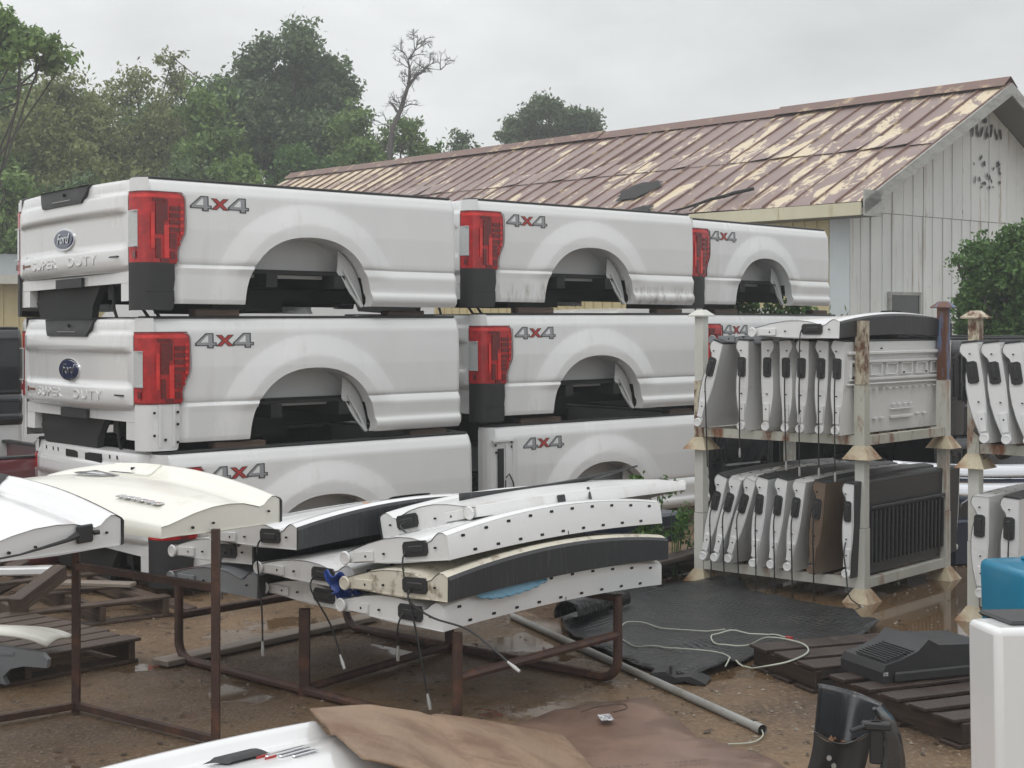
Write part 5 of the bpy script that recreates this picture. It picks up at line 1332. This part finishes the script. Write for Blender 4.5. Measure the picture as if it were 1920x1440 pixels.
# cream and grey fender trim at left edge
t = thing('bumper_end', 'cream bumper end with a dark grey lower valance at the left edge', 'bumper part', M=Matrix.Translation(gp(-45, 1290, .0)) @ Matrix.Rotation(R(-8), 4, 'Z'))
b = MB(); b.grid(lambda u, v: (u*.36-.02*v*v, .02+.34*v, .17+.045*math.sin(math.pi*min(1, v+.2))*(1-.4*u*u)-.04*u**4), 14, 8); o = b.build('skin', M_['cream'], t); o.modifiers.new('s', 'SOLIDIFY').thickness = -.012
b = MB(); b.prism([(0,.165),(.34,.125),(.375,.09),(.37,.05),(.25,.055),(.18,.04),(.14,.0),(.16,-.04),(.05,-.02),(0,0)], 'y', .0, .04); b.box((.05,.0-.006,.11),(.20,.0,.125), 0)
b.build('valance', M_['grey'], t, False)
for q in [o for o in bpy.data.objects if o.parent == t]: pass
t.location.z = .06
o = MB().bbox((0, 0, 0), (.55, .10, .05), .01).build('trim_strip', M_['white'], None, False); o.location = gp(-60, 1082, .22); o.rotation_euler = (0, 0, R(8)); tag(o, 'short white trim strip lying at the left edge above the pallets', 'trim strip')

# ------------------------------------------------------------------ odds and ends in the pile
b = MB()
def tarp(cx, cy, z, w, h, sd):
    return lambda u, v: (cx+(u-.5)*w*(.35+.65*abs(math.sin(v*4.4+.9)))+.05*v, cy+(v-.5)*h*.5+.035*math.sin(u*9+sd)*math.cos(v*5), z + (.5-v)*h*(.75+.35*math.sin(u*5.1)) + .02*math.sin(u*11+v*7+sd))
p = on(B0, .03, .69)
b.grid(tarp(p.x-.01, p.y-.02, .58, .15, .15, 1), 22, 22); o = b.build('tarp_scrap', M_['tarp']); o.modifiers.new('s', 'SOLIDIFY').thickness = .004
tag(o, 'crumpled blue tarp scrap pinched between the tailgate piles', 'tarp')
b = MB(); p0 = on(B0, .16, -.022); p1 = on(B0, .66, -.026)
b.grid(lambda u, v: tuple(p0.lerp(p1, u) + Vector((.012*v, -.012*v, .612 + .010*math.sin(math.pi*u) - .050*v*max(0, math.sin(math.pi*u**.8))**.7 + .003*math.sin(u*50)))), 40, 7); o = b.build('blue_sheet', M_['frost']); o.modifiers.new('s', 'SOLIDIFY').thickness = .010
tag(o, 'strip of light blue wet sheet hanging below the black edged tailgate', 'plastic sheet')
b = MB()
a0 = at(860, 925, 7.35); a1 = at(1195, 872, 8.4)
d = a1-a0; sd_ = Vector((-.7,.7,0))
b.grid(lambda u, v: tuple(a0.lerp(a1, u) + Vector((0,0,-.022*math.sin(math.pi*u)*1.0)) + Vector((.012,-.012,-.016))*v*(1.6-1.3*u)*2 + sd_*.05*v), 20, 3); o = b.build('weather_strip', M_['strip']); o.modifiers.new('s', 'SOLIDIFY').thickness = .01
tag(o, 'long thin black moulding strip sticking up over the topmost tailgate', 'moulding')
# dark blue lid by the weeds
t = thing('navy_lid', 'dark navy truck bed cover lying flat behind the tailgates by the weeds', 'bed cover', M=Matrix.Translation(gp(1110, 1050, .16)+Vector((.0,.2,0))) @ Matrix.Rotation(R(46), 4, 'Z'))
MB().bbox((0, 0, 0), (1.1, .9, .22), .02).build('panel', M_['navy'], t, False); MB().bbox((-.01, -.012, .10), (1.11, .0, .125), .004).build('edge_trim', M_['blackp'], t, False)
# chrome bumpers behind the racks
for i, (u, v, Y, lab) in enumerate(((1800, 890, 12.1, 'upper chrome bumper lying between the two steel racks'), (1815, 925, 11.9, 'lower chrome bumper between the two steel racks'))):
    b = MB(); c_ = at(u, v, Y)
    b.grid(lambda s_, q: (-.9+1.8*s_, .10*(2*s_-1)**2 - .07*math.sin(math.pi*q), -.09+.18*q), 24, 8); o = b.build('chrome_bumper', M_['chrome']); o.modifiers.new('s', 'SOLIDIFY').thickness = .006
    o.location = (c_.x+.35, c_.y, max(.1, c_.z)); o.rotation_euler = (R(20), 0, R(8+i*6)); tag(o, lab, 'bumper', 'chrome bumpers')
t = thing('parts_crate', 'dark crate of black brackets on the ground under the chrome bumpers', 'crate', M=TM(3.30, 11.35, 0, 20))
MB().bbox((0, 0, 0), (1.4, .6, .34), .015).build('crate_body', M_['navy'], t, False)
for k in range(3):
    b = MB(); b.prism([(0,0),(.18,.02),(.24,.10),(.14,.16),(.05,.11)], 'y', .05+k*.12, .07+k*.12); o = b.build('bracket', M_['darkpaint'], t, False); o.location = (.1+k*.32, .05, .34)
# dark scrap below the leftmost stack
t = thing('wooden_cribbing', 'dark wooden cribbing timbers under the leftmost stack of beds', 'timber', M=bedM(-2.30, 9.98, BH))
for k, x in enumerate((.4, 1.3, 2.2)): MB().bbox((x, .1, .0), (x+.14, 1.9, .11), .008).build('timber', M_['woodd'], t, False)
t = thing('wooden_cribbing', 'dark wooden cribbing timbers under the middle stack of beds', 'timber', M=bedM(-.18, 12.36, BH))
for k, x in enumerate((.4, 1.3, 2.2)): MB().bbox((x, .1, .0), (x+.14, 1.9, .12), .008).build('timber', M_['woodd'], t, False)

# white van and sign glimpsed behind the beds
def van(label, X, Y, ang, mat='white', zt=2.12):
    t = thing('parked_van', label, 'van', (X, Y, 0), R(ang), 'vehicles behind the beds')
    prof = [(0,.35),(0,1.05),(.10,1.15),(.75,1.28),(1.35,1.95),(1.6,zt-.02),(2.2,zt),(4.6,zt),(4.8,zt-.1),(4.85,.35)]
    b = MB(); b.prism(prof, 'y', 0, 1.9); b.build('body', M_[mat], t, True, 20)
    b = MB(); b.prism([(1.45,1.30),(1.62,1.85),(2.3,1.88),(2.3,1.30)], 'y', -.006, 1.906); b.prism([(2.4,1.30),(2.4,1.88),(3.3,1.88),(3.3,1.30)], 'y', -.006, 1.906); b.build('side_window', M_['glass'], t, False)
    b = MB(); b.add([(.82,.12,1.345),(.82,1.78,1.345),(1.34,1.70,1.92),(1.34,.20,1.92)], [(0,3,2,1)]); o = b.build('windscreen', M_['glass'], t, False); o.location.x = -.02
    for x in (.85, 3.9):
        for y in (.0, 1.72):
            b = MB(); b.tube([(x, y, .34), (x, y+.18, .34)], .34, 20); w = b.build('wheel', M_['blackp'], t); b = MB(); b.tube([(x, y-.005, .34), (x, y+.185, .34)], .19, 16); b.build('rim', M_['steel'], w)
    b = MB(); b.bbox((-.04,.1,.35),(.02,1.8,.6),.01); b.build('bumper', M_['blackp'], t, False)
    for y in (.12, 1.5): MB().bbox((-.02,y,.78),(.06,y+.28,.98),.02).build('headlight', M_['clear'], t, False)
    return t
van('white van parked behind the leftmost stack, its roof seen through the gap', -5.6, 15.8, 8, 'white', 2.16)
van('second white van parked behind the middle stack', .2, 20.0, 30, 'white', 2.05)
t = thing('auto_sign', 'pale sign board with red letters seen through the left wheel arch', 'sign', (-2.50, 20.0, 0), 0)
MB().bbox((-.4, 0, 2.0), (.75, .04, 2.36), .005).build('board', M_['trim'], t, False)
for x in (-.3, .6): MB().box((x, .05, 0), (x+.05, .10, 2.3)).build('post', M_['rackw'], t, False)
text_mesh('lettering', 'AUTO', .30, .006, M_['decr'], t, Matrix.Translation((.13, -.006, 2.20)) @ Matrix.Rotation(R(90), 4, 'X'), bevel=.004)

# ------------------------------------------------------------------ vegetation
def leaves(rs, centers, n, size, mat, parent, name='crown', squash=1.0):
    P = np.zeros((n, 3)); cen = np.array([c[0] for c in centers]); rad = np.array([c[1] for c in centers])
    w = rad.prod(axis=1)**(2/3.); idx = rs.choice(len(centers), n, p=w/w.sum())
    d = rs.normal(size=(n, 3)); d /= np.linalg.norm(d, axis=1)[:, None]
    r_ = rs.random(n)**.45
    P = cen[idx] + d*rad[idx]*r_[:, None]
    # clump by pulling towards random twig points
    R0 = np.linalg.norm(rad, axis=1).mean()
    mb = max(5, n//420); bt = P[rs.integers(0, n, mb)]
    m = max(10, n//22); tb = rs.integers(0, mb, m); tw = bt[tb] + rs.normal(size=(m, 3))*R0*.17*np.array([1, 1, .8])
    loose = rs.random(m) < .5; tw[loose] = P[rs.integers(0, n, loose.sum())]
    ti = rs.integers(0, m, n); P = tw[ti] + rs.normal(size=(n, 3))*max(size*1.5, min(R0*.09, size*3.8))*np.array([1, 1, .8])
    a = rs.normal(size=(n, 3)); a /= np.linalg.norm(a, axis=1)[:, None]
    bb = rs.normal(size=(n, 3)); bb[:, 2] -= .3; c = np.cross(a, bb); c /= np.linalg.norm(c, axis=1)[:, None]
    s = size*(.6+.8*rs.random(n))[:, None]
    V = np.stack([P-a*s, P+c*s*.5, P+a*s, P-c*s*.5], 1).reshape(-1, 3)
    me = bpy.data.meshes.new(name); me.vertices.add(4*n); me.vertices.foreach_set('co', V.ravel()); me.loops.add(4*n)
    me.loops.foreach_set('vertex_index', np.arange(4*n)); me.polygons.add(n); me.polygons.foreach_set('loop_start', np.arange(n)*4); me.polygons.foreach_set('loop_total', np.full(n, 4))
    me.materials.append(mat); me.update(); me.validate(); return link(name, me, parent)
def limb(b, rs, p0, p1, r0, r1, wob=.08, n=6):
    p0, p1 = Vector(p0), Vector(p1); L = (p1-p0).length; pts = []
    for i in range(n+1):
        q = i/n; p = p0.lerp(p1, q)
        if 0 < i < n: p = p + Vector(rs.normal(size=3))*wob*L*.5
        pts.append(p)
    b.tube(pts, [r0+(r1-r0)*i/n for i in range(n+1)], 6); return pts
def tree(label, u, vtop, wpx, Y, mat='leaf1', z0=1.0, n=9000, size=.13, seed=1, lobes=None, group='trees behind the yard', sparse=False, cat='tree', name='tree', trunk=.16, off=0):
    rs = np.random.default_rng(seed); X = (u-960)/FPX*Y; zt = HC+(HOR-vtop)/FPX*Y; w = wpx/FPX*Y/2
    t = thing(name, label, cat, (X, Y, 0), 0, group)
    h = zt-z0; cs = []
    if lobes is None:
        k = 16
        for i in range(k):
            q = (i+.5)/k; z = z0 + h*q; env = w*(math.sin(math.pi*min(1, .18+.80*q)))**.7
            ang = i*2.4+rs.random(); rr = env*(.35+.45*rs.random())
            s_ = env*(.38+.22*rs.random())+.25
            cs.append(((math.cos(ang)*rr, math.sin(ang)*rr, min(z, zt-s_*.75)), (s_, s_, s_*.75)))
        cs.append(((rs.normal()*.1, 0, zt-.5), (w*.3, w*.3, .55)))
    else:
        for (lu, lv, lr) in lobes:
            s_ = lr/FPX*Y; cs.append((((lu-u)/FPX*Y, rs.normal()*w*.35, HC+(HOR-lv)/FPX*Y), (s_, s_, s_*.85)))
    b = MB(); zb = z0+h*.35
    tp = limb(b, rs, (0,0,0), (rs.normal()*.2, 0, z0+h*.72), trunk, trunk*.25, .05, 8)
    for c_, r_ in cs:
        st = tp[min(len(tp)-1, 2+int(rs.integers(0, 5)))]
        limb(b, rs, st, (c_[0]*.95, c_[1]*.95, c_[2]), trunk*.3, .02, .12, 5)
    b.build('trunk', M_['bark'], t)
    leaves(rs, cs, int(n*2.2), size*.66, M_[mat], t); return t
tree('bushy mid-green tree at the left edge of the tree line', 10, 128, 300, 44, 'leaf1', .4, 18000, .12, 1)
tree('yellow-green feathery tree behind the top left bed', 125, 140, 290, 43, 'leaf2', .5, 19000, .11, 2)
tree('olive-green tree with drooping fine foliage between the feathery tree and the spindly one', 240, 138, 260, 46, 'leaf2', .5, 17000, .11, 3)
tree('pale wispy tree right behind the tailgate of the top left bed', 60, 175, 200, 50, 'leaf2', .5, 12000, .11, 51)
tree('olive tree filling the gap below the spindly pale tree', 320, 190, 220, 50, 'leaf2', .5, 13000, .11, 52)
for k, (u_, v_, m_, lb) in enumerate(((20,190,'leaf1','leftmost tall tree of the back row'), (160,185,'leaf1','back row tree behind the feathery yellow-green one'), (290,195,'leaf4','back row fresh green tree below the spindly pale tree'), (400,215,'leaf1','back row tree at the left foot of the double-crowned tree'))):
    tree(lb, u_, v_, 250, 56, m_, .3, 12000, .14, 60+k)
tree('spindly pale tree poking above the tree line at left', 322, 88, 130, 48, 'leaf2', 3.5, 3600, .10, 4, trunk=.10)
tree('green tree in front of the tall double-crowned tree', 385, 180, 220, 44, 'leaf1', .5, 11000, .12, 5)
tree('tall dark tree with a double crown, tallest of the tree line', 540, 50, 300, 52, 'leaf3', .5, 26000, .14, 6, trunk=.28,
     lobes=[(470,110,42),(455,165,48),(440,230,55),(560,85,42),(590,125,48),(545,140,45),(620,175,42),(575,195,60),(500,200,55),(640,215,35),(520,260,70),(610,265,60),(450,290,55),(560,320,70),(420,180,28),(545,66,24),(498,90,24)])
tree('rounded green tree right of the double-crowned tree', 675, 205, 150, 48, 'leaf1', .5, 9000, .12, 7)
tree('low green tree behind the bare dead tree', 760, 222, 150, 47, 'leaf1', .5, 8000, .12, 8)
tree('small dark tree showing above the far end of the roof', 865, 243, 120, 60, 'leaf3', 3, 5000, .13, 9)
tree('airy dark tree standing alone above the roof ridge', 1035, 190, 190, 62, 'leaf3', 3, 9000, .13, 10, trunk=.2,
     lobes=[(1000,215,22),(1025,205,20),(1050,225,24),(975,240,24),(1085,225,22),(1110,230,18),(1010,250,30),(1060,260,34),(1100,265,28),(960,262,18)])
tree('nearer broad-leaved tree whose branch reaches in at the top left corner', -110, 35, 220, 30, 'leaf1', 5.2, 2300, .12, 11, trunk=.07,
     lobes=[(5,50,17),(30,70,17),(8,100,20),(50,98,15),(82,78,14),(104,92,13),(88,115,13),(62,62,9),(-40,80,35),(30,122,14),(118,100,8),(-15,55,16)])
k = 0
for (u, v, w, Y, m, lab) in ((30, 320, 200, 38, 'leaf1', 'dark green shrub low at the left end of the tree line'), (150, 330, 190, 38, 'leaf3', 'dark brushy shrub under the feathery tree'), (250, 320, 190, 39, 'leaf2', 'olive shrub behind the top left bed rim'),
                      (350, 300, 190, 39, 'leaf3', 'dark shrub under the tall double tree on its left'), (450, 290, 170, 40, 'leaf1', 'mid-green shrub just left of the roof end'), (560, 270, 200, 46, 'leaf4', 'fresh green shrub behind the far end of the roof'),
                      (680, 260, 180, 47, 'leaf1', 'green shrub behind the roof, right of the double tree'), (800, 262, 150, 48, 'leaf4', 'light green shrub above the roof by the dead tree')):
    k += 1; tree(lab, u, v, w, Y, m, .1, 7000, .12, 20+k, trunk=.08, cat='shrub', name='shrub', group='shrubs below the tree line')
# dead tree
rs = np.random.default_rng(5); YD = 46
t = thing('dead_tree', 'bare dead tree leaning right against the sky', 'tree', (at(735, 300, YD).x, YD, 0))
b = MB(); o_ = Vector((t.location.x, YD, 0))
def A(u, v): return at(u, v, YD)-o_
main = [Vector((0,0,0)), A(731, 285), A(736, 240), (A(752, 205)), A(764, 165), A(778, 145), A(798, 128), A(826, 131)]
b.tube(main, [.12, .095, .08, .07, .055, .04, .03, .012], 7)
l2 = [A(766, 158), A(768, 128), A(765, 112), A(778, 95), A(783, 84)]; b.tube(l2, [.05, .04, .03, .02, .010], 6)
l3 = [A(745, 210), A(736, 195), A(728, 190)]; b.tube(l3, [.05, .03, .015], 5)
def twig(p, d, L, r, depth):
    q = p + d*L; b.tube([p, (p+q)/2+Vector(rs.normal(size=3))*L*.10, q], [r, r*.8, r*.5], 4)
    if depth:
        for _ in range(3): twig(p.lerp(q, rs.uniform(.4, 1)), (d+Vector(rs.normal(size=3))*.65).normalized(), L*.62, r*.6, depth-1)
for ln in (main[3:], l2):
    for p in ln:
        for _ in range(3 if p is not ln[-1] else 2): twig(p, (Vector((rs.normal()*.8, rs.normal()*.4, .6+rs.random()*.5))).normalized(), .38, .017, 3)
for p in main[1:4]:
    for _ in range(3): twig(p, Vector((rs.normal(), rs.normal()*.5, .5)).normalized(), .5, .016, 2)
b.build('trunk', M_['deadbark'], t)
# bush against the gable wall
tree('leafy green bush growing against the white gable wall at right', 1905, 425, 250, 21.0, 'leaf4', .2, 15000, .055, 31, trunk=.05, cat='bush', name='bush', group=None,
     lobes=[(1900,460,38),(1880,500,45),(1860,545,45),(1920,530,60),(1835,500,18),(1818,492,10),(1840,580,35),(1900,600,60),(1850,620,40),(1930,450,40),(1870,475,30),(1805,490,6)])
# weeds behind the pile
for i, (u, v, h, n, lab) in enumerate(((1222, 950, .20, 650, 'leafy green weeds growing beside the lowest middle bed'), (1262, 985, .16, 330, 'small weeds at the foot of the left rack post'))):
    rs = np.random.default_rng(40+i); Yw = 11.0; c_ = at(u, v, Yw)
    t = thing('weed', lab, 'weed', (c_.x, Yw, 0), 0, 'weeds'); b = MB(); cs = []
    for k in range(9):
        tip = Vector((rs.normal()*.11, rs.normal()*.1, (c_.z+h)*(.82+.18*rs.random()))); b.tube([(tip.x*.3, tip.y*.3, 0), (tip.x*.6, tip.y*.6, tip.z*.6), tip], [.005, .004, .002], 4)
        for q in (.45, .6, .72, .82, .92, 1.0): cs.append((tuple(Vector((tip.x*q, tip.y*q, tip.z*q))), (.045, .045, .05)))
    b.build('stem', M_['leaf4'], t); leaves(rs, cs, n, .020, M_['leaf4'], t, 'foliage')
# grass on ledge near top right bed (weeds on lumber)
rs = np.random.default_rng(77); p = at(1430, 565, 17.6); t = thing('hedge_clump', 'dark weedy clump seen through the wheel arch of the top right bed', 'shrub', (p.x, p.y, 0)); 
b = MB(); b.tube([(0,0,0), (0,0,1.6)], [.05,.02], 5); b.build('stem', M_['bark'], t)
leaves(rs, [((-.3,0,1.9),(.5,.3,.35)), ((.3,0,1.9),(.5,.3,.35)), ((0,0,1.3),(.8,.4,.8))], 2600, .04, M_['leaf4'], t, 'foliage')

# ------------------------------------------------------------------ haze
hz = MB(); hz.box((-156, -46, -1), (156, 246, 17))
hm = bpy.data.materials.new('haze'); hm.use_nodes = True; ht = hm.node_tree; ht.nodes.clear()
ho = N(ht, 'ShaderNodeOutputMaterial'); hv = N(ht, 'ShaderNodeVolumePrincipled'); setin(hv, Density=.0034, Color=(.92,.94,.95,1), Anisotropy=.2); ht.links.new(hv.outputs[0], ho.inputs['Volume'])
h_ = hz.build('haze', hm, None, False); tag(h_, 'thin pale rainy haze filling the air over the yard', 'haze', kind='stuff')
